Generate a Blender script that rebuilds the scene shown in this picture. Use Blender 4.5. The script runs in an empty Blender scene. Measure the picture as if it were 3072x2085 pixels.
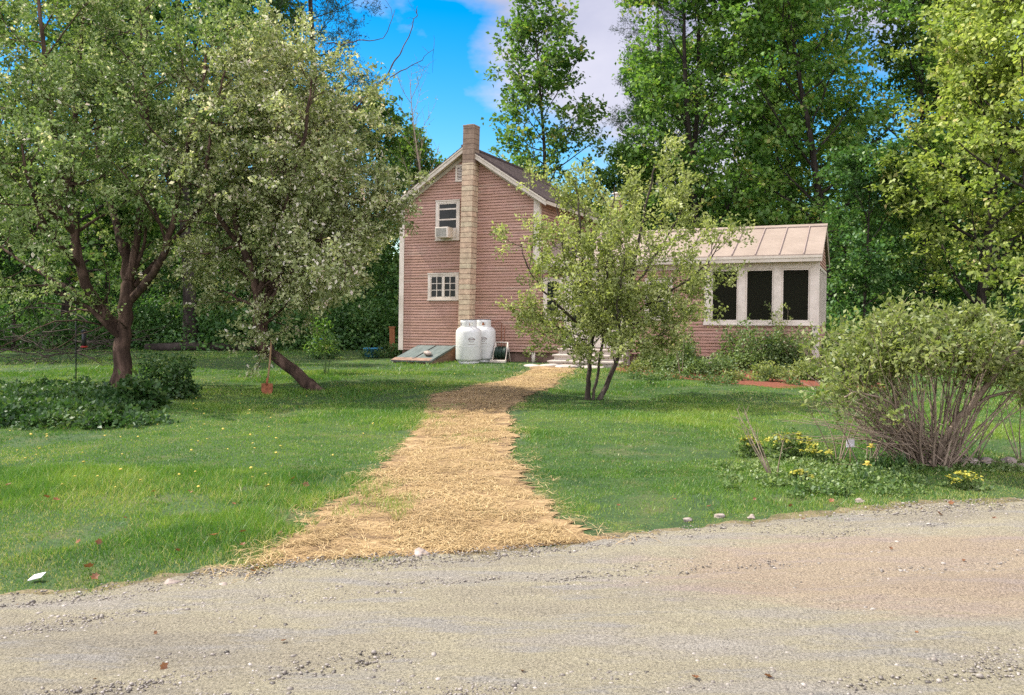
import bpy, bmesh, math, random
import numpy as np
from mathutils import Vector, Matrix

R = math.radians
PI = math.pi
scene = bpy.context.scene
COL = scene.collection
EYE = 1.5            # camera height
F = 2500.0           # focal length in pixels of the 3072 wide photograph
HZ = 935.0           # horizon row


def P(px, py, Y):
    """world point at distance Y seen at that place of the photograph"""
    return np.array([(px - 1536.0) / F * Y, Y, EYE + (HZ - py) / F * Y])


def G(px, py):
    """point of the flat ground"""
    Y = EYE * F / (py - HZ)
    return np.array([(px - 1536.0) / F * Y, Y])


# ------------------------------------------------------------------ noise
def _hash(i, j, s):
    n = (i * 374761393 + j * 668265263 + s * 1442695041) & 0xFFFFFFFF
    n = ((n ^ (n >> 13)) * 1274126177) & 0xFFFFFFFF
    return ((n ^ (n >> 16)) & 0xFFFF) / 65535.0


def vnoise(x, y, s=0):
    x = np.asarray(x, dtype=np.float64); y = np.asarray(y, dtype=np.float64)
    xi = np.floor(x).astype(np.int64); yi = np.floor(y).astype(np.int64)
    fx = x - xi; fy = y - yi
    fx = fx * fx * (3 - 2 * fx); fy = fy * fy * (3 - 2 * fy)
    a = _hash(xi, yi, s); b = _hash(xi + 1, yi, s); c = _hash(xi, yi + 1, s); d = _hash(xi + 1, yi + 1, s)
    return (a * (1 - fx) + b * fx) * (1 - fy) + (c * (1 - fx) + d * fx) * fy


def fbm(x, y, s=0, o=4):
    t = 0; a = .5; n = 0
    for k in range(o):
        t = t + a * vnoise(x * 2 ** k, y * 2 ** k, s + k); n += a; a *= .5
    return t / n


def gz(x, y):
    x = np.asarray(x, dtype=float); y = np.asarray(y, dtype=float)
    fade = np.clip((30 - np.abs(y)) / 8, 0, 1) * np.clip((24 - np.abs(x)) / 6, 0, 1)
    near = np.clip((y - 3.0) / 6, .25, 1)
    return fade * near * (.022 * np.sin(1.1 * x + .6 * y) + .016 * np.sin(.8 * y - 1.5 * x + 1) + .012 * np.sin(2.1 * x + 1.9 * y + 2))


# ------------------------------------------------------------------ mesh helpers
def mesh_np(name, V, quads=None, tris=None, mats=(), midx=None, tint=None, smooth=False, parent=None):
    V = np.ascontiguousarray(V, dtype=np.float32)
    nq = 0 if quads is None else len(quads); nt = 0 if tris is None else len(tris)
    loops = []
    if nq: loops.append(np.asarray(quads, dtype=np.int32).ravel())
    if nt: loops.append(np.asarray(tris, dtype=np.int32).ravel())
    L = np.concatenate(loops) if loops else np.zeros(0, np.int32)
    st = np.concatenate([np.arange(nq, dtype=np.int32) * 4, nq * 4 + np.arange(nt, dtype=np.int32) * 3])
    me = bpy.data.meshes.new(name)
    me.vertices.add(len(V)); me.vertices.foreach_set('co', V.ravel())
    me.loops.add(len(L)); me.loops.foreach_set('vertex_index', L)
    me.polygons.add(nq + nt); me.polygons.foreach_set('loop_start', st)
    if smooth:
        me.polygons.foreach_set('use_smooth', np.ones(nq + nt, dtype=bool))
    for m in mats: me.materials.append(m)
    if midx is not None:
        me.polygons.foreach_set('material_index', np.ascontiguousarray(midx, dtype=np.int32))
    if tint is not None:
        at = me.attributes.new('tint', 'FLOAT', 'POINT')
        at.data.foreach_set('value', np.ascontiguousarray(tint, dtype=np.float32))
    me.update(calc_edges=True); me.validate()
    o = bpy.data.objects.new(name, me)
    COL.objects.link(o)
    if parent is not None: o.parent = parent
    return o


class MB:
    """collects boxes, prisms, lathes and tubes into one mesh"""
    def __init__(self, fn=None):
        self.v = []; self.f = []; self.fn = fn; self.sm = []

    def add(self, vs, fs, smooth=False):
        b = len(self.v)
        for p in vs: self.v.append(self.fn(p) if self.fn else tuple(p))
        for f in fs: self.f.append([b + i for i in f]); self.sm.append(smooth)

    def box(self, x0, x1, y0, y1, z0, z1):
        self.add([(x0, y0, z0), (x1, y0, z0), (x1, y1, z0), (x0, y1, z0), (x0, y0, z1), (x1, y0, z1), (x1, y1, z1), (x0, y1, z1)],
                 [(0, 3, 2, 1), (4, 5, 6, 7), (0, 1, 5, 4), (1, 2, 6, 5), (2, 3, 7, 6), (3, 0, 4, 7)])

    def prism(self, poly, axis, a0, a1):
        """poly: list of 2D points, swept along axis ('x','y','z')"""
        n = len(poly)
        def mk(p, a):
            return (a, p[0], p[1]) if axis == 'x' else ((p[0], a, p[1]) if axis == 'y' else (p[0], p[1], a))
        vs = [mk(p, a0) for p in poly] + [mk(p, a1) for p in poly]
        fs = [list(range(n))[::-1], list(range(n, 2 * n))] + [(i, (i + 1) % n, n + (i + 1) % n, n + i) for i in range(n)]
        self.add(vs, fs)

    def lathe(self, prof, seg=24, c=(0, 0, 0), smooth=True, caps=True):
        vs = []; fs = []
        n = len(prof)
        for r, z in prof:
            for k in range(seg):
                a = 2 * PI * k / seg
                vs.append((c[0] + r * math.cos(a), c[1] + r * math.sin(a), c[2] + z))
        for i in range(n - 1):
            for k in range(seg):
                k2 = (k + 1) % seg
                fs.append((i * seg + k, i * seg + k2, (i + 1) * seg + k2, (i + 1) * seg + k))
        if caps:
            fs.append(list(range(seg))[::-1]); fs.append(list(range((n - 1) * seg, n * seg)))
        self.add(vs, fs, smooth)

    def tube(self, pts, r, seg=8, smooth=True):
        V, Q = tube_arr(np.array(pts, float), np.full(len(pts), r) if np.isscalar(r) else np.array(r, float), seg)
        self.add([tuple(p) for p in V], [tuple(q) for q in Q] + [list(range(seg))[::-1], list(range(len(V) - seg, len(V)))], smooth)

    def build(self, name, mat, parent=None, bevel=0):
        me = bpy.data.meshes.new(name)
        me.from_pydata(self.v, [], self.f)
        me.polygons.foreach_set('use_smooth', self.sm)
        me.materials.append(mat)
        bm = bmesh.new(); bm.from_mesh(me)
        bmesh.ops.recalc_face_normals(bm, faces=bm.faces)
        bm.to_mesh(me); bm.free()
        o = bpy.data.objects.new(name, me); COL.objects.link(o)
        if parent is not None: o.parent = parent
        if bevel:
            md = o.modifiers.new('bevel', 'BEVEL'); md.width = bevel; md.segments = 2; md.limit_method = 'ANGLE'
        return o


def tube_arr(pts, rad, seg):
    n = len(pts)
    T = np.gradient(pts, axis=0)
    T /= np.linalg.norm(T, axis=1)[:, None] + 1e-9
    ref = np.array([.31, .17, .93]) if abs(T[0] @ np.array([.31, .17, .93])) < .9 else np.array([.9, .3, .1])
    U = np.cross(T, ref); U /= np.linalg.norm(U, axis=1)[:, None] + 1e-9
    W = np.cross(T, U)
    a = np.arange(seg) * 2 * PI / seg
    ring = U[:, None, :] * np.cos(a)[None, :, None] + W[:, None, :] * np.sin(a)[None, :, None]
    V = (pts[:, None, :] + ring * rad[:, None, None]).reshape(-1, 3)
    i = np.arange(n - 1)[:, None] * seg; k = np.arange(seg)[None, :]; k2 = (k + 1) % seg
    Q = np.stack([i + k, i + k2, i + seg + k2, i + seg + k], -1).reshape(-1, 4)
    return V, Q


def tubes_mesh(name, paths, mat, parent=None, seg=None):
    Vs = []; Qs = []; b = 0
    for pts, rad in paths:
        s = seg or (9 if rad[0] > .08 else 6 if rad[0] > .025 else 4 if rad[0] > .009 else 3)
        V, Q = tube_arr(np.asarray(pts, float), np.asarray(rad, float), s)
        Vs.append(V); Qs.append(Q + b); b += len(V)
    return mesh_np(name, np.concatenate(Vs), quads=np.concatenate(Qs), mats=[mat], smooth=True, parent=parent)


def tag(o, label, cat, group=None, kind=None):
    o['label'] = label; o['category'] = cat
    if group: o['group'] = group
    if kind: o['kind'] = kind
    return o


def empty(name, loc=(0, 0, 0), rz=0):
    o = bpy.data.objects.new(name, None); COL.objects.link(o)
    o.location = loc; o.rotation_euler = (0, 0, rz)
    o.empty_display_size = .2
    return o


# ------------------------------------------------------------------ materials
def new_mat(name):
    m = bpy.data.materials.new(name); m.use_nodes = True
    nt = m.node_tree; nt.nodes.clear()
    out = nt.nodes.new('ShaderNodeOutputMaterial')
    return m, nt, out


def N(nt, typ, **kw):
    n = nt.nodes.new('ShaderNode' + typ)
    for k, v in kw.items():
        if k.startswith('i_'):
            n.inputs[k[2:].replace('_', ' ')].default_value = v
        else:
            setattr(n, k, v)
    return n


def ramp(nt, stops, interp='LINEAR'):
    r = nt.nodes.new('ShaderNodeValToRGB'); cr = r.color_ramp; cr.interpolation = interp
    while len(cr.elements) < len(stops): cr.elements.new(.5)
    for e, (p, c) in zip(cr.elements, stops):
        e.position = p; e.color = (*c, 1) if len(c) == 3 else c
    return r


def noisy_mat(name, stops, scale=4., detail=6., rough=.8, bump=.3, bscale=None, bdist=.01, stretch=(1, 1, 1), spec=.3, fine=None, metallic=0):
    m, nt, out = new_mat(name); lk = nt.links.new
    tc = N(nt, 'TexCoord'); mp = N(nt, 'Mapping'); mp.inputs['Scale'].default_value = stretch
    lk(tc.outputs['Object'], mp.inputs['Vector'])
    no = N(nt, 'TexNoise'); no.inputs['Scale'].default_value = scale; no.inputs['Detail'].default_value = detail; no.inputs['Roughness'].default_value = .62
    lk(mp.outputs[0], no.inputs['Vector'])
    rp = ramp(nt, stops); lk(no.outputs['Fac'], rp.inputs[0])
    col = rp.outputs[0]
    if fine:
        n2 = N(nt, 'TexNoise'); n2.inputs['Scale'].default_value = fine[0]; n2.inputs['Detail'].default_value = 4
        lk(mp.outputs[0], n2.inputs['Vector'])
        mr = N(nt, 'MapRange'); mr.inputs[1].default_value = .3; mr.inputs[2].default_value = .7
        mr.inputs[3].default_value = 1 - fine[1]; mr.inputs[4].default_value = 1 + fine[1]
        lk(n2.outputs['Fac'], mr.inputs[0])
        mx = N(nt, 'VectorMath', operation='SCALE'); lk(col, mx.inputs[0]); lk(mr.outputs[0], mx.inputs['Scale'])
        col = mx.outputs[0]
    b = N(nt, 'BsdfPrincipled'); b.inputs['Roughness'].default_value = rough; b.inputs['Specular IOR Level'].default_value = spec
    b.inputs['Metallic'].default_value = metallic
    lk(col, b.inputs['Base Color'])
    if bump:
        n3 = N(nt, 'TexNoise'); n3.inputs['Scale'].default_value = bscale or scale * 6; n3.inputs['Detail'].default_value = 5
        lk(mp.outputs[0], n3.inputs['Vector'])
        bp = N(nt, 'Bump'); bp.inputs['Strength'].default_value = bump; bp.inputs['Distance'].default_value = bdist
        lk(n3.outputs['Fac'], bp.inputs['Height']); lk(bp.outputs[0], b.inputs['Normal'])
    lk(b.outputs[0], out.inputs[0])
    return m


def leaf_mat(name, stops, trans=.42, gloss=.02, objvar=.25, tcol=1.25):
    m, nt, out = new_mat(name); lk = nt.links.new
    at = N(nt, 'Attribute', attribute_name='tint')
    rp = ramp(nt, stops); lk(at.outputs['Fac'], rp.inputs[0])
    oi = N(nt, 'ObjectInfo')
    mr = N(nt, 'MapRange'); mr.inputs[3].default_value = 1 - objvar; mr.inputs[4].default_value = 1 + objvar
    lk(oi.outputs['Random'], mr.inputs[0])
    sc = N(nt, 'VectorMath', operation='SCALE'); lk(rp.outputs[0], sc.inputs[0]); lk(mr.outputs[0], sc.inputs['Scale'])
    df = N(nt, 'BsdfDiffuse'); lk(sc.outputs[0], df.inputs['Color'])
    tr = N(nt, 'BsdfTranslucent')
    tm = N(nt, 'VectorMath', operation='MULTIPLY'); tm.inputs[1].default_value = (tcol * 1.05, tcol * 1.1, tcol * .6)
    lk(sc.outputs[0], tm.inputs[0]); lk(tm.outputs[0], tr.inputs['Color'])
    mx = N(nt, 'MixShader'); mx.inputs[0].default_value = trans
    lk(df.outputs[0], mx.inputs[1]); lk(tr.outputs[0], mx.inputs[2])
    gl = N(nt, 'BsdfGlossy'); gl.inputs['Roughness'].default_value = .45; gl.inputs['Color'].default_value = (.9, .9, .9, 1)
    m2 = N(nt, 'MixShader'); m2.inputs[0].default_value = gloss
    lk(mx.outputs[0], m2.inputs[1]); lk(gl.outputs[0], m2.inputs[2])
    lk(m2.outputs[0], out.inputs[0])
    return m


def plain(name, col, rough=.5, spec=.4, metallic=0, var=.12, scale=8, bump=.05):
    a = tuple(c * (1 - var) for c in col); b = tuple(min(1, c * (1 + var)) for c in col)
    return noisy_mat(name, [(.3, a), (.7, b)], scale=scale, rough=rough, spec=spec, bump=bump, bdist=.004, metallic=metallic)


M = {}
M['leaf_apple'] = leaf_mat('apple leaves', [(0, (.06, .11, .025)), (.5, (.185, .26, .08)), (1, (.42, .47, .22))], trans=.3, objvar=.05)
M['leaf_pale'] = leaf_mat('pale apple leaves', [(0, (.12, .155, .05)), (.5, (.30, .345, .135)), (1, (.55, .56, .31))], trans=.3, objvar=.05)
M['blossom'] = leaf_mat('blossom petals', [(0, (.50, .45, .36)), (.6, (.72, .68, .55)), (1, (.78, .60, .50))], trans=.35, objvar=0)
M['leaf_young'] = leaf_mat('young leaves', [(0, (.13, .165, .04)), (.5, (.30, .34, .11)), (1, (.50, .51, .23))], trans=.42, objvar=.03)
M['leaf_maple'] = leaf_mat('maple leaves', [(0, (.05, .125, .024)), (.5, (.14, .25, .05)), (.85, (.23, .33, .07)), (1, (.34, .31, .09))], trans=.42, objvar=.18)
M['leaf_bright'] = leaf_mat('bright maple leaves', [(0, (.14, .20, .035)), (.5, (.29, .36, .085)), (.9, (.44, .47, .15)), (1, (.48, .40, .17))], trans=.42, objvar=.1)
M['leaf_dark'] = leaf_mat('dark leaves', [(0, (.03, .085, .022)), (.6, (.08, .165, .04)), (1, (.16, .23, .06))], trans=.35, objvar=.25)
M['needle'] = leaf_mat('pine needles', [(0, (.014, .034, .016)), (.6, (.030, .062, .028)), (1, (.07, .095, .04))], trans=.2, objvar=.1)
M['leaf_lilac'] = leaf_mat('shrub leaves', [(0, (.09, .13, .03)), (.5, (.21, .25, .075)), (1, (.36, .38, .16))], trans=.4, objvar=.05)
M['leaf_bed'] = leaf_mat('garden leaves', [(0, (.035, .08, .02)), (.5, (.115, .175, .05)), (1, (.28, .33, .14))], trans=.35, objvar=.2)
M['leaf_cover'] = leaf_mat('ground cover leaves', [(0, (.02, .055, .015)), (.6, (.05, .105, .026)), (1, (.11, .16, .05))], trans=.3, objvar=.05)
M['spurge'] = leaf_mat('yellow bracts', [(0, (.30, .29, .05)), (1, (.55, .50, .10))], trans=.3, objvar=.05)
M['grass'] = leaf_mat('grass blades', [(0, (.04, .115, .012)), (.45, (.10, .215, .022)), (.8, (.20, .30, .035)), (1, (.46, .40, .15))], trans=.35, gloss=.03, objvar=0, tcol=1.15)
M['straw'] = leaf_mat('straw', [(0, (.17, .11, .05)), (.5, (.43, .30, .14)), (1, (.66, .51, .27))], trans=.15, gloss=.05, objvar=0)
M['stone'] = leaf_mat('gravel stones', [(0, (.06, .052, .042)), (.5, (.20, .175, .14)), (1, (.38, .34, .29))], trans=0, gloss=.03, objvar=0)
M['dead_leaf'] = leaf_mat('dead leaves', [(0, (.18, .08, .035)), (1, (.42, .24, .12))], trans=.2, objvar=.3)
M['dandelion'] = plain('dandelion yellow', (.50, .40, .07), rough=.8, var=.1)
M['stalk'] = plain('green stalk', (.09, .15, .04), rough=.7)
M['bark'] = noisy_mat('bark', [(.3, (.022, .017, .013)), (.52, (.06, .048, .037)), (.75, (.13, .11, .085))], scale=9, stretch=(1, 1, .25), rough=.95, bump=.9, bscale=28, bdist=.02, spec=.1)
M['bark_red'] = noisy_mat('reddish bark', [(.3, (.025, .017, .013)), (.5, (.07, .046, .032)), (.72, (.17, .11, .08))], scale=8, stretch=(1, 1, .3), rough=.95, bump=.9, bscale=30, bdist=.02, spec=.1)
M['bark_dark'] = noisy_mat('dark bark', [(.3, (.018, .015, .012)), (.6, (.055, .045, .036)), (.8, (.11, .095, .08))], scale=7, stretch=(1, 1, .25), rough=.95, bump=.8, bscale=20, bdist=.02, spec=.1)
M['twig'] = noisy_mat('grey twigs', [(.3, (.14, .105, .07)), (.7, (.36, .28, .20))], scale=6, rough=.9, bump=.2)
M['white'] = noisy_mat('white house paint', [(.3, (.48, .42, .33)), (.55, (.60, .53, .425)), (.8, (.63, .57, .475))], scale=3, rough=.6, bump=.0, fine=(9, .07))
M['cream'] = noisy_mat('cream trim paint', [(.3, (.46, .40, .30)), (.7, (.57, .51, .40))], scale=3, rough=.65, bump=.0, fine=(9, .07))
M['glass'] = plain('dark window glass', (.012, .015, .010), rough=.22, spec=.25, var=.2, bump=.02)
M['shingle'] = noisy_mat('roof shingles', [(.3, (.035, .026, .022)), (.55, (.085, .06, .05)), (.8, (.17, .135, .12))], scale=6, stretch=(1, 1, 1), rough=.95, bump=.5, bscale=40, fine=(45, .4))
M['metal_roof'] = noisy_mat('painted metal roof', [(.3, (.245, .19, .145)), (.7, (.31, .245, .19))], scale=1.2, rough=.42, spec=.4, bump=.06, bscale=5, bdist=.01, fine=(9, .05))
M['seam'] = plain('roof seam paint', (.30, .23, .19), rough=.5)  # one even tone on every face of the seams
M['tank'] = noisy_mat('white tank paint', [(.3, (.52, .52, .46)), (.7, (.62, .62, .56))], scale=2.5, rough=.32, spec=.5, bump=.04, bscale=20, bdist=.003, fine=(14, .05))
M['tank_mark'] = plain('faded printed mark', (.16, .11, .09), rough=.6)
M['black_metal'] = plain('black metal', (.02, .02, .02), rough=.5)
M['black_rubber'] = plain('black hose', (.022, .022, .02), rough=.55)
M['hose'] = plain('dark green hose', (.02, .045, .028), rough=.45)
M['brick'] = None
M['plywood'] = noisy_mat('weathered grey green boards', [(.3, (.06, .08, .072)), (.6, (.12, .145, .13)), (.8, (.22, .20, .17))], scale=4, stretch=(3, .6, 1), rough=.75, bump=.3, bscale=40, bdist=.004)
M['old_wood'] = noisy_mat('old wood', [(.3, (.13, .075, .05)), (.7, (.30, .20, .14))], scale=5, stretch=(1, 1, 4), rough=.9, bump=.4, bscale=40, bdist=.005)
M['foundation'] = noisy_mat('brown foundation', [(.3, (.09, .055, .038)), (.7, (.20, .13, .095))], scale=4, rough=.95, bump=.5, bscale=30)
M['concrete'] = noisy_mat('old concrete', [(.3, (.30, .26, .21)), (.7, (.48, .42, .35))], scale=4, rough=.9, bump=.4, bscale=40, bdist=.006)
M['rust'] = noisy_mat('rusty steel', [(.3, (.14, .045, .02)), (.7, (.32, .12, .05))], scale=14, rough=.85, bump=.3)
M['handle_wood'] = noisy_mat('wooden handle', [(.3, (.22, .13, .06)), (.7, (.40, .27, .14))], scale=10, stretch=(1, 1, .2), rough=.7)
M['blue'] = plain('blue plastic', (.04, .22, .36), rough=.4)
M['blue_deep'] = plain('deep blue plastic', (.03, .07, .45), rough=.4)
M['red'] = plain('red plastic', (.40, .03, .02), rough=.4)
M['orange_wood'] = noisy_mat('orange stained wood', [(.3, (.22, .085, .03)), (.7, (.38, .17, .07))], scale=8, stretch=(1, 1, .2), rough=.8)
M['paper'] = plain('white card', (.72, .68, .68), rough=.8)
M['interior'] = noisy_mat('dark interior boards', [(.3, (.09, .078, .05)), (.7, (.17, .15, .10))], scale=3, rough=.8)
M['rock'] = noisy_mat('field stone', [(.3, (.17, .13, .10)), (.55, (.34, .28, .23)), (.8, (.50, .42, .36))], scale=12, rough=.9, bump=.5, bscale=40)
M['mulch'] = noisy_mat('red bark mulch', [(.3, (.07, .022, .012)), (.55, (.20, .06, .03)), (.8, (.33, .13, .065))], scale=30, rough=.95, bump=1, bscale=60, bdist=.02)
M['soil'] = noisy_mat('garden soil', [(.3, (.035, .026, .018)), (.7, (.12, .09, .06))], scale=12, rough=.95, bump=.8, bscale=40, bdist=.02)
M['litter'] = noisy_mat('forest floor', [(.3, (.018, .018, .009)), (.55, (.05, .045, .022)), (.8, (.10, .085, .045))], scale=3, rough=.95, bump=.8, bscale=20, bdist=.03)

# clapboards: every course takes its own worn shade
def siding_mat():
    m, nt, out = new_mat('weathered pink brown clapboard'); lk = nt.links.new
    tc = N(nt, 'TexCoord')
    sep = N(nt, 'SeparateXYZ'); lk(tc.outputs['Object'], sep.inputs[0])
    dv = N(nt, 'MATH' if False else 'Math', operation='DIVIDE'); lk(sep.outputs[2], dv.inputs[0]); dv.inputs[1].default_value = .086
    fl = N(nt, 'Math', operation='FLOOR'); lk(dv.outputs[0], fl.inputs[0])
    sx = N(nt, 'Math', operation='MULTIPLY'); lk(sep.outputs[0], sx.inputs[0]); sx.inputs[1].default_value = .42
    sy = N(nt, 'Math', operation='MULTIPLY'); lk(sep.outputs[1], sy.inputs[0]); sy.inputs[1].default_value = .42
    cb = N(nt, 'CombineXYZ'); lk(sx.outputs[0], cb.inputs[0]); lk(sy.outputs[0], cb.inputs[1]); lk(fl.outputs[0], cb.inputs[2])
    n1 = N(nt, 'TexNoise'); n1.inputs['Scale'].default_value = 1.7; n1.inputs['Detail'].default_value = 3; lk(cb.outputs[0], n1.inputs['Vector'])
    rp = ramp(nt, [(.28, (.32, .20, .135)), (.45, (.40, .24, .168)), (.58, (.43, .26, .195)), (.75, (.43, .315, .225))])
    lk(n1.outputs['Fac'], rp.inputs[0])
    n2 = N(nt, 'TexNoise'); n2.inputs['Scale'].default_value = 9; n2.inputs['Detail'].default_value = 7
    mp = N(nt, 'Mapping'); mp.inputs['Scale'].default_value = (.7, .7, 5); lk(tc.outputs['Object'], mp.inputs[0]); lk(mp.outputs[0], n2.inputs['Vector'])
    mr = N(nt, 'MapRange'); mr.inputs[1].default_value = .3; mr.inputs[2].default_value = .7; mr.inputs[3].default_value = .80; mr.inputs[4].default_value = 1.16
    lk(n2.outputs['Fac'], mr.inputs[0])
    sc = N(nt, 'VectorMath', operation='SCALE'); lk(rp.outputs[0], sc.inputs[0]); lk(mr.outputs[0], sc.inputs['Scale'])
    b = N(nt, 'BsdfPrincipled'); b.inputs['Roughness'].default_value = .75; b.inputs['Specular IOR Level'].default_value = .25
    lk(sc.outputs[0], b.inputs['Base Color'])
    bp = N(nt, 'Bump'); bp.inputs['Strength'].default_value = .25; bp.inputs['Distance'].default_value = .004
    lk(n2.outputs['Fac'], bp.inputs['Height']); lk(bp.outputs[0], b.inputs['Normal'])
    lk(b.outputs[0], out.inputs[0])
    return m
M['siding'] = siding_mat()


def brick_mat(name, c1, c2, mortar, w, h, ms=.012, off=.5, axis='xz'):
    m, nt, out = new_mat(name); lk = nt.links.new
    tc = N(nt, 'TexCoord'); sep = N(nt, 'SeparateXYZ'); lk(tc.outputs['Object'], sep.inputs[0])
    ad = N(nt, 'Math', operation='ADD'); lk(sep.outputs[0], ad.inputs[0]); lk(sep.outputs[1], ad.inputs[1])
    cb = N(nt, 'CombineXYZ'); lk(ad.outputs[0], cb.inputs[0]); lk(sep.outputs[2], cb.inputs[1])
    br = N(nt, 'TexBrick'); br.offset = off
    br.inputs['Color1'].default_value = (*c1, 1); br.inputs['Color2'].default_value = (*c2, 1); br.inputs['Mortar'].default_value = (*mortar, 1)
    br.inputs['Scale'].default_value = 1; br.inputs['Mortar Size'].default_value = ms; br.inputs['Brick Width'].default_value = w; br.inputs['Row Height'].default_value = h
    br.inputs['Mortar Smooth'].default_value = .2
    lk(cb.outputs[0], br.inputs['Vector'])
    no = N(nt, 'TexNoise'); no.inputs['Scale'].default_value = 7; no.inputs['Detail'].default_value = 8; lk(tc.outputs['Object'], no.inputs['Vector'])
    mr = N(nt, 'MapRange'); mr.inputs[1].default_value = .3; mr.inputs[2].default_value = .7; mr.inputs[3].default_value = .72; mr.inputs[4].default_value = 1.2
    lk(no.outputs['Fac'], mr.inputs[0])
    sc = N(nt, 'VectorMath', operation='SCALE'); lk(br.outputs['Color'], sc.inputs[0]); lk(mr.outputs[0], sc.inputs['Scale'])
    b = N(nt, 'BsdfPrincipled'); b.inputs['Roughness'].default_value = .9; b.inputs['Specular IOR Level'].default_value = .2
    lk(sc.outputs[0], b.inputs['Base Color'])
    bp = N(nt, 'Bump'); bp.inputs['Strength'].default_value = .5; bp.inputs['Distance'].default_value = .01; bp.invert = True
    lk(br.outputs['Fac'], bp.inputs['Height']); lk(bp.outputs[0], b.inputs['Normal'])
    lk(b.outputs[0], out.inputs[0])
    return m
M['block'] = brick_mat('painted chimney blocks', (.52, .37, .245), (.48, .40, .26), (.17, .11, .07), 3.0, .155, .010)
M['block_top'] = brick_mat('bare chimney blocks', (.22, .155, .105), (.27, .20, .14), (.12, .08, .055), 3.0, .155, .010)
M['brick'] = brick_mat('red chimney brick', (.26, .12, .08), (.34, .19, .13), (.30, .24, .19), .2, .068, .009)

# window screen: dark mesh one can see a little through
def screen_mat():
    m, nt, out = new_mat('insect screen'); lk = nt.links.new
    d = N(nt, 'BsdfDiffuse'); d.inputs['Color'].default_value = (.030, .031, .020, 1)
    t = N(nt, 'BsdfTransparent'); t.inputs['Color'].default_value = (.55, .55, .5, 1)
    mx = N(nt, 'MixShader'); mx.inputs[0].default_value = .62
    lk(d.outputs[0], mx.inputs[1]); lk(t.outputs[0], mx.inputs[2]); lk(mx.outputs[0], out.inputs[0])
    return m
M['screen'] = screen_mat()

# road: packed gravel with stone speckle and washed out tracks
def road_mat():
    m, nt, out = new_mat('gravel road surface'); lk = nt.links.new
    tc = N(nt, 'TexCoord')
    mp = N(nt, 'Mapping'); mp.inputs['Rotation'].default_value = (0, 0, -R(18)); mp.inputs['Scale'].default_value = (.35, 1.6, 1)
    lk(tc.outputs['Object'], mp.inputs[0])
    n1 = N(nt, 'TexNoise'); n1.inputs['Scale'].default_value = 1.3; n1.inputs['Detail'].default_value = 7; n1.inputs['Roughness'].default_value = .6; lk(mp.outputs[0], n1.inputs['Vector'])
    rp = ramp(nt, [(.28, (.22, .195, .15)), (.44, (.285, .25, .175)), (.52, (.31, .275, .185)), (.60, (.285, .255, .20)), (.78, (.36, .33, .28))]); lk(n1.outputs['Fac'], rp.inputs[0])
    n4 = N(nt, 'TexNoise'); n4.inputs['Scale'].default_value = 3.1; n4.inputs['Detail'].default_value = 8; n4.inputs['Roughness'].default_value = .7; lk(mp.outputs[0], n4.inputs['Vector'])
    gp = ramp(nt, [(.52, (0, 0, 0)), (.62, (.85, .85, .85))]); lk(n4.outputs['Fac'], gp.inputs[0])
    mg = N(nt, 'Mix', data_type='RGBA'); mg.inputs[7].default_value = (.265, .245, .21, 1); lk(gp.outputs[0], mg.inputs[0]); lk(rp.outputs[0], mg.inputs[6])
    # rusty clay patch on the right
    ds = N(nt, 'VectorMath', operation='DISTANCE'); mq = N(nt, 'Mapping'); mq.inputs['Scale'].default_value = (.55, 1.25, 1); lk(tc.outputs['Object'], mq.inputs[0]); lk(mq.outputs[0], ds.inputs[0]); ds.inputs[1].default_value = (2.6 * .55, 4.75 * 1.25, 0)
    dm = N(nt, 'Math', operation='ADD'); lk(ds.outputs['Value'], dm.inputs[0]); 
    d2 = N(nt, 'Math', operation='MULTIPLY'); lk(n4.outputs['Fac'], d2.inputs[0]); d2.inputs[1].default_value = -1.6; lk(d2.outputs[0], dm.inputs[1])
    rr = ramp(nt, [(0, (1, 1, 1)), (.28, (0, 0, 0))]); lk(dm.outputs[0], rr.inputs[0])
    sc0 = N(nt, 'Math', operation='MULTIPLY'); lk(rr.outputs[0], sc0.inputs[0]); sc0.inputs[1].default_value = .3
    mr2 = N(nt, 'Mix', data_type='RGBA'); mr2.inputs[7].default_value = (.36, .22, .15, 1); lk(sc0.outputs[0], mr2.inputs[0]); lk(mg.outputs[2], mr2.inputs[6])
    n2 = N(nt, 'TexNoise'); n2.inputs['Scale'].default_value = 85; n2.inputs['Detail'].default_value = 6; n2.inputs['Roughness'].default_value = .8; lk(tc.outputs['Object'], n2.inputs['Vector'])
    mr = ramp(nt, [(.30, (.22, .22, .22)), (.40, (.62, .62, .62)), (.5, (1., 1., 1.)), (.68, (1.5, 1.5, 1.5))]); lk(n2.outputs['Fac'], mr.inputs[0])
    sc = N(nt, 'VectorMath', operation='MULTIPLY'); lk(mr2.outputs[2], sc.inputs[0]); lk(mr.outputs[0], sc.inputs[1])
    vo = N(nt, 'TexNoise'); vo.inputs['Scale'].default_value = 55; vo.inputs['Detail'].default_value = 6; lk(tc.outputs['Object'], vo.inputs['Vector'])
    b = N(nt, 'BsdfPrincipled'); b.inputs['Roughness'].default_value = .92; b.inputs['Specular IOR Level'].default_value = .15
    lk(sc.outputs[0], b.inputs['Base Color'])
    ad = N(nt, 'Math', operation='ADD'); lk(n2.outputs['Fac'], ad.inputs[0]); lk(vo.outputs['Fac'], ad.inputs[1])
    bp = N(nt, 'Bump'); bp.inputs['Strength'].default_value = 1.; bp.inputs['Distance'].default_value = .016; lk(ad.outputs[0], bp.inputs['Height'])
    lk(bp.outputs[0], b.inputs['Normal']); lk(b.outputs[0], out.inputs[0])
    return m
M['road'] = road_mat()
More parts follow.
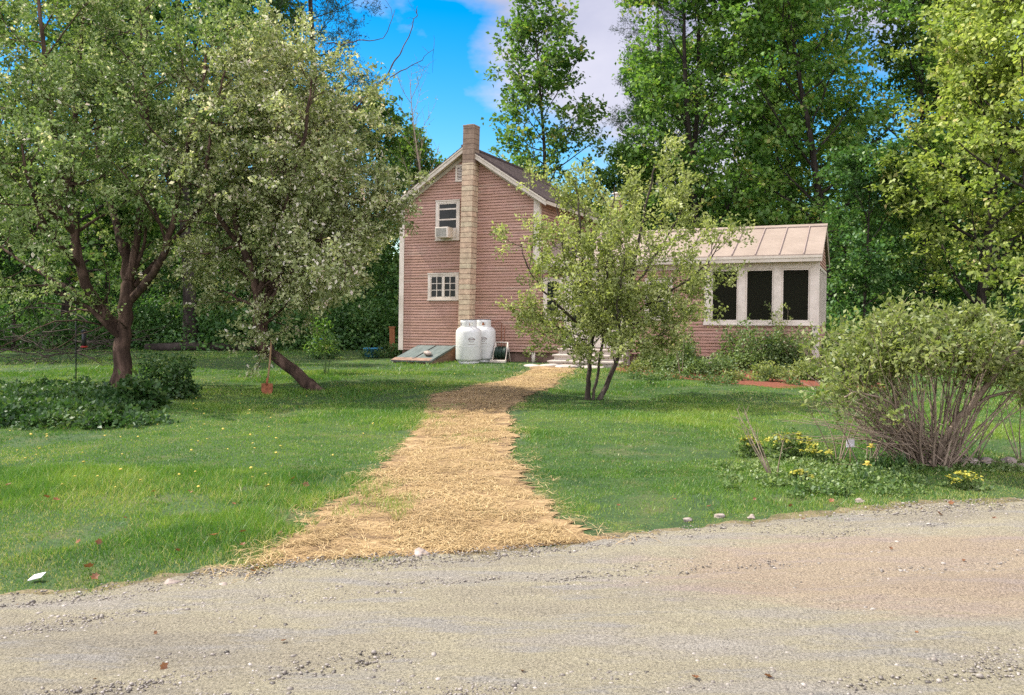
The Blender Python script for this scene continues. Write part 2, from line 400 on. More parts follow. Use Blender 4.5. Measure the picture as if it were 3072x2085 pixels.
M['lawn'] = noisy_mat('lawn soil and thatch', [(.3, (.02, .045, .012)), (.5, (.04, .075, .018)), (.75, (.10, .095, .035))], scale=2.2, rough=.95, bump=.7, bscale=60, bdist=.02, fine=(40, .4))
M['path'] = noisy_mat('straw covered soil', [(.32, (.085, .05, .028)), (.5, (.24, .155, .07)), (.72, (.40, .285, .145))], scale=5, stretch=(.6, 1.4, 1), rough=.95, bump=.8, bscale=50, bdist=.015, fine=(60, .35))
M['verge'] = noisy_mat('dry verge', [(.3, (.07, .06, .03)), (.55, (.16, .125, .065)), (.8, (.25, .20, .12))], scale=5, rough=.95, bump=.8, bscale=50, bdist=.015, fine=(60, .35))

# ------------------------------------------------------------------ ground, road, path
d2n = 3072 / 2324.0
def gpts(lst):
    return np.array([G(x * d2n, y * d2n) for x, y in lst])

ROAD_EDGE = gpts([(0, 1362), (180, 1350), (400, 1322), (540, 1302), (640, 1288), (900, 1268), (1300, 1238), (1500, 1208), (1700, 1188), (2000, 1162), (2324, 1142)])
ROAD_EDGE = np.concatenate([[[-40, -9.5], [-12, .9], [-5, 3.35]], ROAD_EDGE, [[6.5, 7.3], [14, 9.9], [45, 21]]])
PATH_L = gpts([(560, 1296), (650, 1240), (705, 1185), (790, 1125), (860, 1065), (905, 1020), (950, 965), (965, 925), (985, 900), (1090, 873), (1185, 850), (1215, 828)])
PATH_R = gpts([(1420, 1222), (1300, 1195), (1250, 1145), (1192, 1090), (1166, 1040), (1160, 990), (1156, 950), (1162, 925), (1200, 898), (1262, 872), (1300, 850), (1300, 828)])


def resample(pl, n):
    d = np.r_[0, np.cumsum(np.linalg.norm(np.diff(pl, axis=0), axis=1))]
    t = np.linspace(0, d[-1], n)
    return np.stack([np.interp(t, d, pl[:, 0]), np.interp(t, d, pl[:, 1])], 1)


def in_poly(x, y, poly):
    c = np.zeros(x.shape, bool)
    n = len(poly); j = n - 1
    for i in range(n):
        xi, yi = poly[i]; xj, yj = poly[j]
        if yi != yj:
            c ^= ((yi > y) != (yj > y)) & (x < (xj - xi) * (y - yi) / (yj - yi) + xi)
        j = i
    return c


def road_side(x, y):
    """metres beyond the road edge, towards the house"""
    return (y - np.interp(x, ROAD_EDGE[:, 0], ROAD_EDGE[:, 1])) * .95

PATH_POLY = np.concatenate([PATH_L, PATH_R[::-1]])
_pd = resample(PATH_L, 60); _pe = resample(PATH_R, 60)


def path_dist(x, y):
    """signed distance to the path edge, negative inside"""
    seg = np.concatenate([_pd, _pe])
    d = np.full(x.shape, 1e9)
    for p in seg:
        d = np.minimum(d, (x - p[0]) ** 2 + (y - p[1]) ** 2)
    d = np.sqrt(d)
    return np.where(in_poly(x, y, PATH_POLY), -d, d)


def axis_lines(fine0, fine1, step, far0, far1):
    a = list(np.arange(fine0, fine1 + 1e-6, step))
    lo = []; x = fine0; s = step
    while x > far0:
        s *= 1.35; x -= s; lo.append(x)
    hi = []; x = fine1; s = step
    while x < far1:
        s *= 1.35; x += s; hi.append(x)
    return np.array(lo[::-1] + a + hi)

gx = axis_lines(-16, 16, .25, -600, 600); gy = axis_lines(-6, 34, .25, -200, 900)
XX, YY = np.meshgrid(gx, gy)
V = np.stack([XX.ravel(), YY.ravel(), gz(XX, YY).ravel()], 1)
nx = len(gx); ii, jj = np.meshgrid(np.arange(nx - 1), np.arange(len(gy) - 1))
b0 = (jj * nx + ii).ravel()
o = mesh_np('ground', V, quads=np.stack([b0, b0 + 1, b0 + nx + 1, b0 + nx], 1), mats=[M['lawn']], smooth=True)
o['kind'] = 'structure'


def strip_sheet(name, A, B, cols, off, mat, relief=0, seed=0, rag=.05, power=1.):
    """sheet between two polylines A and B (same count), ragged on the A side"""
    n = len(A)
    w = np.linspace(0, 1, cols) ** power
    t = np.arange(n)
    ra = rag * (fbm(t * .11, t * 0 + seed, seed) - .5) * 2 + rag * .6 * (vnoise(t * .5, t * 0, seed + 9) - .5) * 2
    rb = rag * (fbm(t * .11, t * 0 + seed + 40, seed + 3) - .5) * 2 + rag * .6 * (vnoise(t * .5, t * 0, seed + 19) - .5) * 2
    D = B - A; D /= np.linalg.norm(D, axis=1)[:, None] + 1e-9
    A = A + D * ra[:, None]; B = B + D * rb[:, None]
    Pn = A[:, None, :] * (1 - w)[None, :, None] + B[:, None, :] * w[None, :, None]
    x = Pn[..., 0]; y = Pn[..., 1]
    z = gz(x, y) + off
    if relief:
        z = z + np.clip(np.minimum(t, n - 1 - t) / 45., 0, 1)[:, None] * relief * np.clip(fbm(x * 1.3 - y * .3, y * 4.5 + x * -1.4, seed + 5, 5) * 1.6 - .3, 0, 1) * np.clip(w * 12, 0, 1)[None, :]
    V = np.stack([x, y, z], -1).reshape(-1, 3)
    i, k = np.meshgrid(np.arange(n - 1), np.arange(cols - 1), indexing='ij')
    b = (i * cols + k).ravel()
    o = mesh_np(name, V, quads=np.stack([b, b + 1, b + cols + 1, b + cols], 1), mats=[mat], smooth=True)
    o['kind'] = 'structure'
    return o

re = resample(ROAD_EDGE, 2200)
strip_sheet('gravel_road', re, re + np.array([2.0, -6.4]), 150, .008, M['road'], relief=.035, seed=11, rag=.09, power=1.25)
strip_sheet('road_verge', re + np.array([-.05, .10]), re + np.array([.03, -.2]), 8, .004, M['verge'], seed=21, rag=.10)
strip_sheet('straw_path', resample(PATH_L, 700), resample(PATH_R, 700), 40, .006, M['path'], relief=.018, seed=31, rag=.12)

BED = gpts([(1395, 828), (1480, 822), (1880, 838), (2010, 850), (2010, 880), (1870, 878), (1760, 882), (1640, 872), (1520, 858), (1400, 848)])
bedA = resample(BED[4:][::-1], 160); bedB = resample(np.array([BED[0] + [0, 1.6], BED[1] + [0, 1.3], BED[2] + [0, .4], BED[3] + [0, .4]]), 160)
strip_sheet('mulch_bed', bedA, bedB, 16, .005, M['mulch'], relief=.03, seed=41, rag=.08)
fx = np.linspace(-60, 60, 240)
strip_sheet('forest_floor', np.stack([fx, np.full(240, 33.5) + 1.2 * np.sin(fx * .4)], 1), np.stack([fx * 2, np.full(240, 120.)], 1), 24, .02, M['litter'], seed=51, rag=.8)
SOIL_C = G(2763, 1400)

# ------------------------------------------------------------------ leaves
def leaf_arrays(rng, Pp, axis, nrm, size, width=.55, fold=.12, tip=.55):
    """one rhombic folded quad per leaf"""
    n = len(Pp)
    axis = axis / (np.linalg.norm(axis, axis=1)[:, None] + 1e-9)
    side = np.cross(axis, nrm); side /= np.linalg.norm(side, axis=1)[:, None] + 1e-9
    up = np.cross(side, axis)
    s = size[:, None]
    mid = Pp + axis * s * (1 - tip) + up * s * fold
    a = Pp; c = Pp + axis * s - up * s * fold * .5
    b = mid + side * s * width * .5; d = mid - side * s * width * .5
    V = np.stack([a, b, c, d], 1).reshape(-1, 3)
    Q = np.arange(n * 4).reshape(n, 4)
    return V, Q


class Grow:
    def __init__(self, seed):
        self.rng = np.random.default_rng(seed); self.paths = []; self.tw = []

    def poly(self, p, d, L, n, wob, up):
        rng = self.rng; pts = [np.array(p, float)]; d = np.array(d, float); d /= np.linalg.norm(d)
        st = L / n
        for i in range(n):
            d = d + rng.normal(0, wob, 3); d[2] += up; d /= np.linalg.norm(d)
            pts.append(pts[-1] + d * st)
        return np.array(pts)

    def spawn(self, pts, r0, r1, levels, li=0, scale=1.0):
        """children of one branch; levels = list of dicts"""
        rng = self.rng; cfg = levels[li]
        n = len(pts); seg = np.linalg.norm(np.diff(pts, axis=0), axis=1)
        cum = np.r_[0, np.cumsum(seg)] / (seg.sum() + 1e-9)
        k = max(1, int(round(cfg['n'] * (scale if li == 0 else 1) * rng.uniform(.8, 1.2))))
        az = rng.uniform(0, 6.28)
        for c in range(k):
            t = cfg.get('start', .25) + (1 - cfg.get('start', .25)) * (c + rng.uniform(.1, .9)) / k
            pos = np.array([np.interp(t, cum, pts[:, q]) for q in range(3)])
            i = min(n - 2, int(np.searchsorted(cum, t)) - 1 if t > 0 else 0); i = max(i, 0)
            tan = pts[i + 1] - pts[i]; tan /= np.linalg.norm(tan) + 1e-9
            az += 2.4 + rng.normal(0, .5)
            u = np.cross(tan, [0.2, .1, 1.0]); 
            if np.linalg.norm(u) < .15: u = np.cross(tan, [1, 0, 0])
            u /= np.linalg.norm(u); w = np.cross(tan, u)
            ang = R(cfg['ang'] + rng.normal(0, cfg.get('angv', 10)))
            d = tan * math.cos(ang) + (u * math.cos(az) + w * math.sin(az)) * math.sin(ang)
            L = cfg['L'] * rng.uniform(.65, 1.25) * (cfg['prof'](t) if 'prof' in cfg else 1 - .35 * t)
            r = (r0 + (r1 - r0) * t) * cfg.get('rf', .5)
            r = max(r, cfg.get('rmin', .004))
            ch = self.poly(pos, d, L, cfg.get('seg', 5), cfg.get('wob', .16), cfg.get('up', .04))
            if cfg.get('keep', 1) >= rng.random():
                self.paths.append((ch, np.linspace(r, max(r * .3, .002), len(ch))))
            if li + 1 < len(levels): self.spawn(ch, r, r * .3, levels, li + 1)
            else: self.tw.append(ch)

    def leaves(self, per, spread, size, flat=.6, droop=.0, upn=1.0, lo=.05, width=.55, szv=.3):
        rng = self.rng; T = self.tw; m = len(T)
        per = int(per)
        Pts = np.stack([t if len(t) == len(T[0]) else t[np.linspace(0, len(t) - 1, len(T[0])).astype(int)] for t in T])
        ns = Pts.shape[1] - 1
        idx = np.repeat(np.arange(m), per)
        tt = rng.uniform(lo, 1.02, len(idx)) * ns
        i0 = np.clip(np.floor(tt).astype(int), 0, ns - 1); f = (tt - i0)[:, None]
        base = Pts[idx, i0] * (1 - f) + Pts[idx, i0 + 1] * f
        tan = Pts[idx, i0 + 1] - Pts[idx, i0]; tan /= np.linalg.norm(tan, axis=1)[:, None] + 1e-9
        off = rng.normal(0, 1, (len(idx), 3)) * spread; off[:, 2] *= flat
        axis = tan * .5 + rng.normal(0, .7, (len(idx), 3)); axis[:, 2] -= droop
        nrm = rng.normal(0, .6, (len(idx), 3)); nrm[:, 2] += upn
        sz = size * rng.uniform(1 - szv, 1 + szv, len(idx))
        V, Q = leaf_arrays(rng, base + off, axis, nrm, sz, width=width)
        clump = rng.normal(0, .2, m)[idx]
        tint = np.clip(.45 + clump + rng.normal(0, .15, len(idx)), 0, 1)
        return V, Q, np.repeat(tint, 4)


def crown_obj(name, arr, mats, parent, blossom=0., rng=None):
    V, Q, t = arr
    mi = None
    if blossom:
        n = len(Q); mi = (rng.random(n) < blossom).astype(np.int32)
    return mesh_np(name, V, quads=Q, mats=mats, midx=mi, tint=t, parent=parent)


def smooth_path(pts, n=None, jit=.0, rng=None):
    """Catmull-Rom through the points"""
    pts = np.array(pts, float); m = len(pts)
    if m < 3: return np.linspace(pts[0], pts[-1], 6)
    ext = np.concatenate([[2 * pts[0] - pts[1]], pts, [2 * pts[-1] - pts[-2]]])
    out = []
    k = 4
    for i in range(m - 1):
        p0, p1, p2, p3 = ext[i:i + 4]
        for s in range(k):
            t = s / k
            out.append(.5 * (2 * p1 + (p2 - p0) * t + (2 * p0 - 5 * p1 + 4 * p2 - p3) * t * t + (3 * p1 - p0 - 3 * p2 + p3) * t ** 3))
    out.append(pts[-1]); out = np.array(out)
    if jit and rng is not None: out[1:] += rng.normal(0, jit, (len(out) - 1, 3))
    return out


def limb_tree(name, base, limbs, levels, leaf, mats, bark, seed, label, cat='tree', bare=(), blossom=0., extra=None):
    """limbs: list of (points [(px,py,Y)...], r0, r1, scale of branching)"""
    g = Grow(seed); rng = g.rng
    root = empty(name, (base[0], base[1], 0)); off = np.array([base[0], base[1], 0])
    for pts, r0, r1, sc in limbs:
        w = smooth_path([P(*q) - off for q in pts], jit=.012, rng=rng)
        rad = np.linspace(r0, r1, len(w))
        if pts is limbs[0][0]:
            rad = rad * (1 + .35 * np.exp(-np.arange(len(w)) * 1.1))
        g.paths.append((w, rad))
        if sc > 0: g.spawn(w, r0, r1, levels, scale=sc)
    for pts, r0, r1 in bare:
        w = smooth_path([P(*q) - off for q in pts], jit=.015, rng=rng)
        g.paths.append((w, np.linspace(r0, r1, len(w))))
        for c in range(7):
            i = rng.integers(2, len(w)); d = rng.normal(0, 1, 3)
            ch = g.poly(w[i], d, rng.uniform(.2, .7), 4, .25, .0)
            g.paths.append((ch, np.linspace(r1, .002, len(ch))))
    tubes_mesh('trunk', g.paths, bark, root)
    arr = g.leaves(**leaf)
    crown_obj('crown', arr, mats, root, blossom, rng)
    tag(root, label, cat)
    return root

# ------------------------------------------------------------------ two old apple trees on the left
LV_A = [dict(n=9, L=1.9, ang=58, wob=.16, up=.03, start=.28, rf=.42, seg=6, rmin=.012),
        dict(n=7, L=.85, ang=50, wob=.2, up=.02, start=.15, rf=.45, seg=5, rmin=.006),
        dict(n=3, L=.42, ang=45, wob=.2, up=.02, start=.2, rf=.5, seg=3, rmin=.003, keep=.55)]
YA = 16.45
baseA = P(364, 1163, YA)
limbsA = [
    ([(364, 1168, YA), (367, 1080, YA), (370, 1005, YA), (380, 900, YA), (383, 820, YA + .1), (372, 728, YA + .15)], .185, .10, .25),
    ([(345, 985, YA), (292, 909, YA - .2), (247, 829, YA - .4), (225, 712, YA - .5), (207, 579, YA - .6), (180, 470, YA - .8), (150, 340, YA - 1.0), (135, 180, YA - 1.1), (120, 0, YA - 1.2)], .115, .03, 1.5),
    ([(212, 600, YA - .6), (216, 454, YA - .3), (230, 300, YA), (245, 120, YA + .3), (250, -60, YA + .4)], .07, .02, 1.1),
    ([(372, 760, YA + .1), (330, 600, YA + .9), (290, 430, YA + 1.5), (300, 240, YA + 1.8), (320, 60, YA + 2.)], .08, .02, 1.2),
    ([(392, 900, YA), (457, 820, YA - .5), (502, 739, YA - .9), (530, 605, YA - 1.2), (560, 450, YA - 1.5), (600, 300, YA - 1.6), (620, 140, YA - 1.6)], .085, .02, 1.4),
    ([(385, 840, YA), (415, 690, YA + .1), (430, 540, YA), (440, 380, YA - .1), (430, 200, YA), (420, 30, YA + .1)], .085, .02, 1.4),
    ([(400, 860, YA + .1), (520, 720, YA + .9), (640, 560, YA + 1.4), (700, 420, YA + 1.6)], .06, .018, 1.0),
    ([(300, 915, YA - .2), (180, 850, YA + .3), (60, 780, YA + .8), (-60, 700, YA + 1.)], .06, .018, .8),
    ([(222, 700, YA - .5), (120, 600, YA - 1.3), (20, 480, YA - 1.9), (-60, 330, YA - 2.2)], .06, .018, 1.1),
    ([(240, 800, YA - .4), (150, 700, YA - 1.8), (90, 560, YA - 2.6), (60, 400, YA - 2.9)], .05, .015, .9),
]
bareA = [([(345, 980, YA), (200, 960, YA - .6), (80, 1000, YA - 1), (-20, 1060, YA - 1.3)], .02, .004),
         ([(330, 960, YA), (180, 910, YA - .4), (60, 930, YA - .5), (-40, 970, YA - .8)], .016, .004),
         ([(380, 985, YA - .1), (350, 960, YA - .5), (325, 930, YA - .7), (330, 840, YA - .8)], .02, .004),
         ([(300, 930, YA - .2), (330, 850, YA - .9), (300, 760, YA - 1.1)], .016, .003),
         ([(330, 970, YA), (220, 1010, YA - .9), (140, 1060, YA - 1.2)], .014, .003)]
limb_tree('apple_tree', baseA, limbsA, LV_A, dict(per=38, spread=.055, size=.070, szv=.5, flat=.8, droop=.1, upn=.7), [M['leaf_apple'], M['blossom']], M['bark_red'], 101,
          'tall old apple tree with upright trunk and forked left limb in the leafy patch', bare=bareA, blossom=.05)

YB = 15.96
baseB = P(952, 1175, YB)
LV_B = [dict(n=10, L=1.3, ang=60, wob=.17, up=.04, start=.22, rf=.42, seg=6, rmin=.011),
        dict(n=7, L=.75, ang=50, wob=.2, up=.0, start=.15, rf=.45, seg=5, rmin=.006),
        dict(n=3, L=.4, ang=45, wob=.2, up=.02, start=.2, rf=.5, seg=3, rmin=.003, keep=.55)]
limbsB = [
    ([(958, 1185, YB), (915, 1145, YB), (865, 1100, YB + .05), (815, 1062, YB + .1), (788, 1040, YB + .1), (776, 985, YB + .1), (772, 900, YB), (757, 825, YB - .1), (735, 755, YB - .2), (712, 690, YB - .3), (700, 600, YB - .4), (690, 480, YB - .4)], .125, .045, .9),
    ([(790, 1030, YB + .1), (800, 900, YB + .5), (820, 730, YB + .8), (850, 540, YB + .8), (868, 360, YB + .7), (872, 240, YB + .6)], .075, .018, 1.5),
    ([(775, 960, YB + .1), (840, 860, YB - .6), (910, 770, YB - 1.0), (960, 720, YB - 1.3), (1005, 730, YB - 1.4), (1035, 790, YB - 1.4)], .06, .014, 1.5),
    ([(780, 930, YB), (880, 740, YB + .2), (970, 540, YB + .3), (985, 420, YB + .3), (1000, 330, YB + .3)], .07, .016, 1.5),
    ([(772, 890, YB), (840, 680, YB - .8), (900, 480, YB - 1.3), (925, 330, YB - 1.5), (935, 240, YB - 1.5)], .06, .016, 1.4),
    ([(735, 760, YB - .2), (650, 640, YB - .8), (620, 500, YB - 1.1), (640, 350, YB - 1.2), (680, 200, YB - 1.2)], .05, .015, 1.3),
    ([(800, 900, YB + .5), (900, 800, YB + 1.3), (970, 740, YB + 1.7), (1010, 750, YB + 1.8), (1040, 800, YB + 1.8)], .05, .014, 1.1),
    ([(970, 560, YB + .3), (1020, 550, YB - .2), (1050, 590, YB - .5), (1065, 660, YB - .6)], .035, .012, .9),
    ([(700, 620, YB - .4), (760, 400, YB - .2), (780, 260, YB), (790, 150, YB + .2)], .05, .014, 1.2),
    ([(745, 840, YB), (690, 780, YB + .8), (650, 730, YB + 1.3), (600, 720, YB + 1.5)], .03, .01, .5),
]
bareB = [([(1040, 360, YB + .3), (1130, 260, YB + .4), (1200, 165, YB + .5), (1245, 60, YB + .6), (1250, 20, YB + .6)], .018, .004),
         ([(1060, 320, YB + .3), (1180, 225, YB + .2), (1250, 190, YB + .2), (1300, 150, YB + .2)], .016, .004),
         ([(980, 130, YB - 1.3), (1060, 125, YB - 1.2), (1150, 110, YB - 1.2), (1185, 30, YB - 1.2)], .014, .004)]
limb_tree('apple_tree', baseB, limbsB, LV_B, dict(per=38, spread=.055, size=.068, szv=.5, flat=.8, droop=.15, upn=.6), [M['leaf_pale'], M['blossom']], M['bark_red'], 202,
          'pale blossoming apple tree whose trunk leans left across the lawn', bare=bareB, blossom=.13)

# ------------------------------------------------------------------ young tree in front of the wing
YC = 14.3
baseC = P(1778, 1196, YC)
LV_C = [dict(n=8, L=.95, ang=52, wob=.12, up=.10, start=.2, rf=.45, seg=6, rmin=.008),
        dict(n=5, L=.46, ang=42, wob=.14, up=.08, start=.15, rf=.5, seg=5, rmin=.004)]
limbsC = [
    ([(1763, 1200, YC), (1768, 1110, YC), (1774, 1010, YC), (1768, 900, YC - .1), (1745, 770, YC - .2), (1738, 650, YC - .3), (1730, 560, YC - .3)], .043, .012, 1.2),
    ([(1797, 1200, YC), (1835, 1115, YC), (1866, 1025, YC + .1), (1886, 910, YC + .1), (1905, 780, YC), (1932, 650, YC), (1955, 540, YC), (1965, 490, YC)], .046, .010, 1.5),
    ([(1780, 1198, YC), (1798, 1090, YC - .2), (1812, 960, YC - .4), (1826, 800, YC - .5), (1838, 640, YC - .5), (1846, 560, YC - .5)], .028, .008, 1.1),
    ([(1775, 1010, YC), (1700, 940, YC - .4), (1630, 870, YC - .6), (1580, 800, YC - .7), (1560, 720, YC - .7)], .026, .006, .8),
    ([(1772, 960, YC), (1710, 830, YC + .3), (1680, 690, YC + .5), (1672, 560, YC + .6)], .026, .006, .9),
    ([(1878, 960, YC + .1), (1960, 900, YC - .3), (2050, 850, YC - .5), (2120, 790, YC - .6), (2160, 730, YC - .6)], .028, .006, 1.0),
    ([(1872, 1000, YC + .1), (1950, 950, YC + .5), (2040, 930, YC + .8), (2080, 880, YC + .8)], .024, .006, .8),
    ([(1890, 880, YC + .1), (1970, 760, YC + .4), (2030, 660, YC + .5), (2060, 570, YC + .5)], .026, .006, .9),
    ([(1774, 1020, YC), (1700, 1010, YC + .2), (1640, 990, YC + .2), (1600, 960, YC + .2)], .018, .005, .5),
    ([(1868, 1020, YC), (1850, 960, YC - .6), (1860, 850, YC - .9), (1880, 740, YC - 1.)], .022, .006, .9),
    ([(1772, 1000, YC), (1790, 900, YC + .6), (1800, 760, YC + .8), (1790, 640, YC + .8)], .022, .006, .9),
    ([(1775, 1060, YC), (1740, 1010, YC - .3), (1700, 1000, YC - .5), (1670, 1035, YC - .6)], .014, .005, .7),
    ([(1845, 1095, YC), (1832, 1030, YC - .4), (1805, 1010, YC - .6), (1770, 1045, YC - .7)], .014, .005, .7),
    ([(1850, 1080, YC), (1900, 1035, YC - .2), (1960, 1015, YC - .4), (2010, 985, YC - .5)], .016, .005, .8),
    ([(1770, 1045, YC), (1795, 985, YC - .5), (1822, 1000, YC - .8), (1845, 1045, YC - .9)], .014, .005, .7),
    ([(1868, 1030, YC), (1900, 990, YC + .4), (1940, 1000, YC + .6), (1965, 1040, YC + .7)], .014, .005, .6),
]
limb_tree('young_apple_tree', baseC, limbsC, LV_C, dict(per=50, spread=.055, size=.066, flat=1., droop=-.1, upn=.5), [M['leaf_young']], M['bark'], 303,
          'small young tree with two dark stems and loose pale leaves before the wing')

# ------------------------------------------------------------------ forest trees
def prof_oval(t): return max(.25, math.sin(PI * min(1, .12 + .86 * t)) ** .7)

def make_maple(seed, H, cb, spread, nl, per, size, r=.2, spreadleaf=.19, trunks=1, leafmat='leaf_maple', up=.05, n2=7, n3=4, ang=55, droop=.1):
    g = Grow(seed); rng = g.rng
    lv = [dict(n=nl, L=spread, ang=ang, angv=9, wob=.1, up=up, start=cb, rf=.42, seg=7, prof=lambda t: prof_oval(t), rmin=.03),
          dict(n=n2, L=spread * .42, ang=48, wob=.16, up=.02, start=.22, rf=.45, seg=5, rmin=.014),
          dict(n=n3, L=spread * .22, ang=46, wob=.18, up=.0, start=.2, rf=.5, seg=4, rmin=.006, keep=.5)]
    for k in range(trunks):
        a = rng.uniform(0, 6.28)
        d = np.array([math.cos(a) * .1 * (trunks > 1), math.sin(a) * .1 * (trunks > 1), 1.])
        t = g.poly((math.cos(a) * .25 * (trunks > 1), math.sin(a) * .25 * (trunks > 1), -.1), d, H * rng.uniform(.88, 1.), 14, .035, .03)
        rad = np.linspace(r, r * .12, len(t)); rad[0] *= 1.35
        g.paths.append((t, rad)); g.spawn(t, r, r * .12, lv, scale=1. / trunks ** .5)
    root = empty('maple_tree')
    tubes_mesh('trunk', g.paths, M['bark_dark'], root)
    crown_obj('crown', g.leaves(per, spreadleaf, size, flat=.45, droop=droop, upn=1.1, width=.75), [M[leafmat]], root)
    return root


def make_pine(seed, H, cb, spread, r=.25, dens=1.):
    g = Grow(seed); rng = g.rng
    t = g.poly((0, 0, -.1), (0, 0, 1), H, 14, .012, .02)
    rad = np.linspace(r, r * .1, len(t)); rad[0] *= 1.3
    g.paths.append((t, rad))
    lv = [dict(n=int(46 * dens), L=spread, ang=78, angv=8, wob=.07, up=.03, start=cb, rf=.25, seg=6, prof=lambda t: max(.15, (1.08 - t) ** .7), rmin=.02),
          dict(n=8, L=spread * .34, ang=50, wob=.1, up=.05, start=.25, rf=.4, seg=4, rmin=.01),
          dict(n=4, L=spread * .14, ang=45, wob=.1, up=.1, start=.3, rf=.5, seg=3, rmin=.005, keep=.4)]
    g.spawn(t, r, r * .1, lv)
    root = empty('pine_tree')
    tubes_mesh('trunk', g.paths, M['bark_dark'], root)
    crown_obj('crown', g.leaves(22, .10, .17, flat=.7, droop=-.2, upn=.5, width=.16), [M['needle']], root)
    return root


def copy_tree(o):
    c = o.copy(); COL.objects.link(c)
    for ch in o.children:
        k = ch.copy(); COL.objects.link(k); k.parent = c
    return c


def set_leaf(root, mat):
    for ch in root.children:
        if ch.name.startswith('crown'):
            ch.material_slots[0].link = 'OBJECT'; ch.material_slots[0].material = M[mat]

protos = {
    'a': make_maple(11, 21, .24, 4.6, 26, 24, .205, r=.26),
    'b': make_maple(12, 19, .16, 4.0, 24, 23, .20, r=.2, trunks=2, up=.07, ang=48),
    'c': make_maple(13, 16.5, .26, 3.3, 26, 12, .21, r=.16, trunks=1, up=.06, ang=54, spreadleaf=.16),
    'd': make_maple(14, 20, .10, 5.2, 28, 27, .21, r=.24, up=.04, droop=.25),
    'e': make_maple(15, 9, .14, 2.7, 22, 22, .17, r=.09, up=.05, spreadleaf=.17),
    'p': make_pine(16, 22, .22, 3.9),
}
GRP = 'trees of the wood around the house'
used = set()
def forest(kind, px, Y, s, rz, mat, label, name=None):
    o = protos[kind] if kind not in used else copy_tree(protos[kind])
    used.add(kind)
    o.location = ((px - 1536) / F * Y, Y, 0); o.rotation_euler = (0, 0, rz); o.scale = (s, s, s)
    if mat: set_leaf(o, mat)
    if name: o.name = name
    tag(o, label, 'tree', GRP)
    return o

# right of and behind the house
forest('c', 1648, 40, 1.03, .6, 'leaf_maple', 'slender two trunked maple standing free against the cloud behind the main roof')
forest('p', 1990, 45, 1.0, .2, 'needle', 'dark pine with drooping boughs at the right edge of the open sky')
forest('b', 2130, 39, 1.08, 2.0, 'leaf_maple', 'leafy maple directly behind the tin roof, next to the dark pine')
forest('a', 2290, 43, 1.05, 1.1, 'leaf_maple', 'tall maple behind the porch roof with its trunk showing above the seams')
forest('d', 2500, 37, .98, 3.9, 'leaf_maple', 'broad dark maple whose trunk rises just past the porch end')
forest('b', 2730, 40, 1.12, 4.4, 'leaf_maple', 'maple with spreading upright limbs against blue sky on the right')
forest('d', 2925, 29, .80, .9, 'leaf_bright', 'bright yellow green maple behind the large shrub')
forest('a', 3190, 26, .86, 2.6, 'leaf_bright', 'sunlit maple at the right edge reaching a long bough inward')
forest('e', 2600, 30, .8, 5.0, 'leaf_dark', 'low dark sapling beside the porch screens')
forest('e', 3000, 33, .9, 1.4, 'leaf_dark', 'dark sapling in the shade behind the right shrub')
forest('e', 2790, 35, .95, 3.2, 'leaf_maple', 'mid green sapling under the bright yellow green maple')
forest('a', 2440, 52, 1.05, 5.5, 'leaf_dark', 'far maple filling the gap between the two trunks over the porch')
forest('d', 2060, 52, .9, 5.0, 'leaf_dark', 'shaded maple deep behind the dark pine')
forest('b', 2950, 50, 1.2, .3, 'leaf_maple', 'distant maple showing between bright boughs at right')
forest('e', 1900, 40, 1.0, .1, 'leaf_maple', 'small maple behind the brick chimney')
# left
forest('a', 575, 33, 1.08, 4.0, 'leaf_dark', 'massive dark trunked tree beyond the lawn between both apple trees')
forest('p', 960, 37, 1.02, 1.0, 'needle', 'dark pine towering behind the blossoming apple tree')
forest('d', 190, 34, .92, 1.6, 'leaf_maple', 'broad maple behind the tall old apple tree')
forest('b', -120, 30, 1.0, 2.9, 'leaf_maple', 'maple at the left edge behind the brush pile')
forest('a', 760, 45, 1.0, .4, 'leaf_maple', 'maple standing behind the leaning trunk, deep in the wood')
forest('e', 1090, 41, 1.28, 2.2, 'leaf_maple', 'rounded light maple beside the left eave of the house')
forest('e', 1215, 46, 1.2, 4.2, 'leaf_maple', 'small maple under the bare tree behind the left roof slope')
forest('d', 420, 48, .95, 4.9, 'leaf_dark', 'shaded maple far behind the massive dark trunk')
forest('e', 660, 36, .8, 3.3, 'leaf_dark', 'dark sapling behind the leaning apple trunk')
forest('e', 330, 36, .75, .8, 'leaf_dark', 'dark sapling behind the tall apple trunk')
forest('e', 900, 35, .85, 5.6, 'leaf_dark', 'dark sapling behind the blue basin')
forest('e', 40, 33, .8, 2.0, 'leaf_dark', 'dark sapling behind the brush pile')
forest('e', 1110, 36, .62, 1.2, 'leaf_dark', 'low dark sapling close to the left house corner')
forest('e', 1420, 47, .95, .5, 'leaf_maple', 'maple top just showing to the right of the chimney stack')

# bare tree against the sky
g = Grow(77)
t = g.poly((0, 0, 0), (.02, 0, 1), 12.3, 12, .03, .03)
g.paths.append((t, np.linspace(.11, .012, len(t))))
g.spawn(t, .11, .012, [dict(n=15, L=3.4, ang=34, wob=.07, up=.06, start=.35, rf=.4, seg=7, rmin=.014, prof=lambda t: 1 - .6 * t),
                       dict(n=6, L=1.2, ang=32, wob=.1, up=.04, start=.25, rf=.5, seg=5, rmin=.008)])
rt = empty('bare_tree', ((1285 - 1536) / F * 38, 38, 0))
tubes_mesh('trunk', g.paths, M['twig'], rt)
g.tw = g.tw[::2]
crown_obj('crown', g.leaves(5, .03, .09, width=.5), [M['leaf_bright']], rt)
tag(rt, 'nearly leafless thin grey tree against blue sky left of the chimney', 'tree')

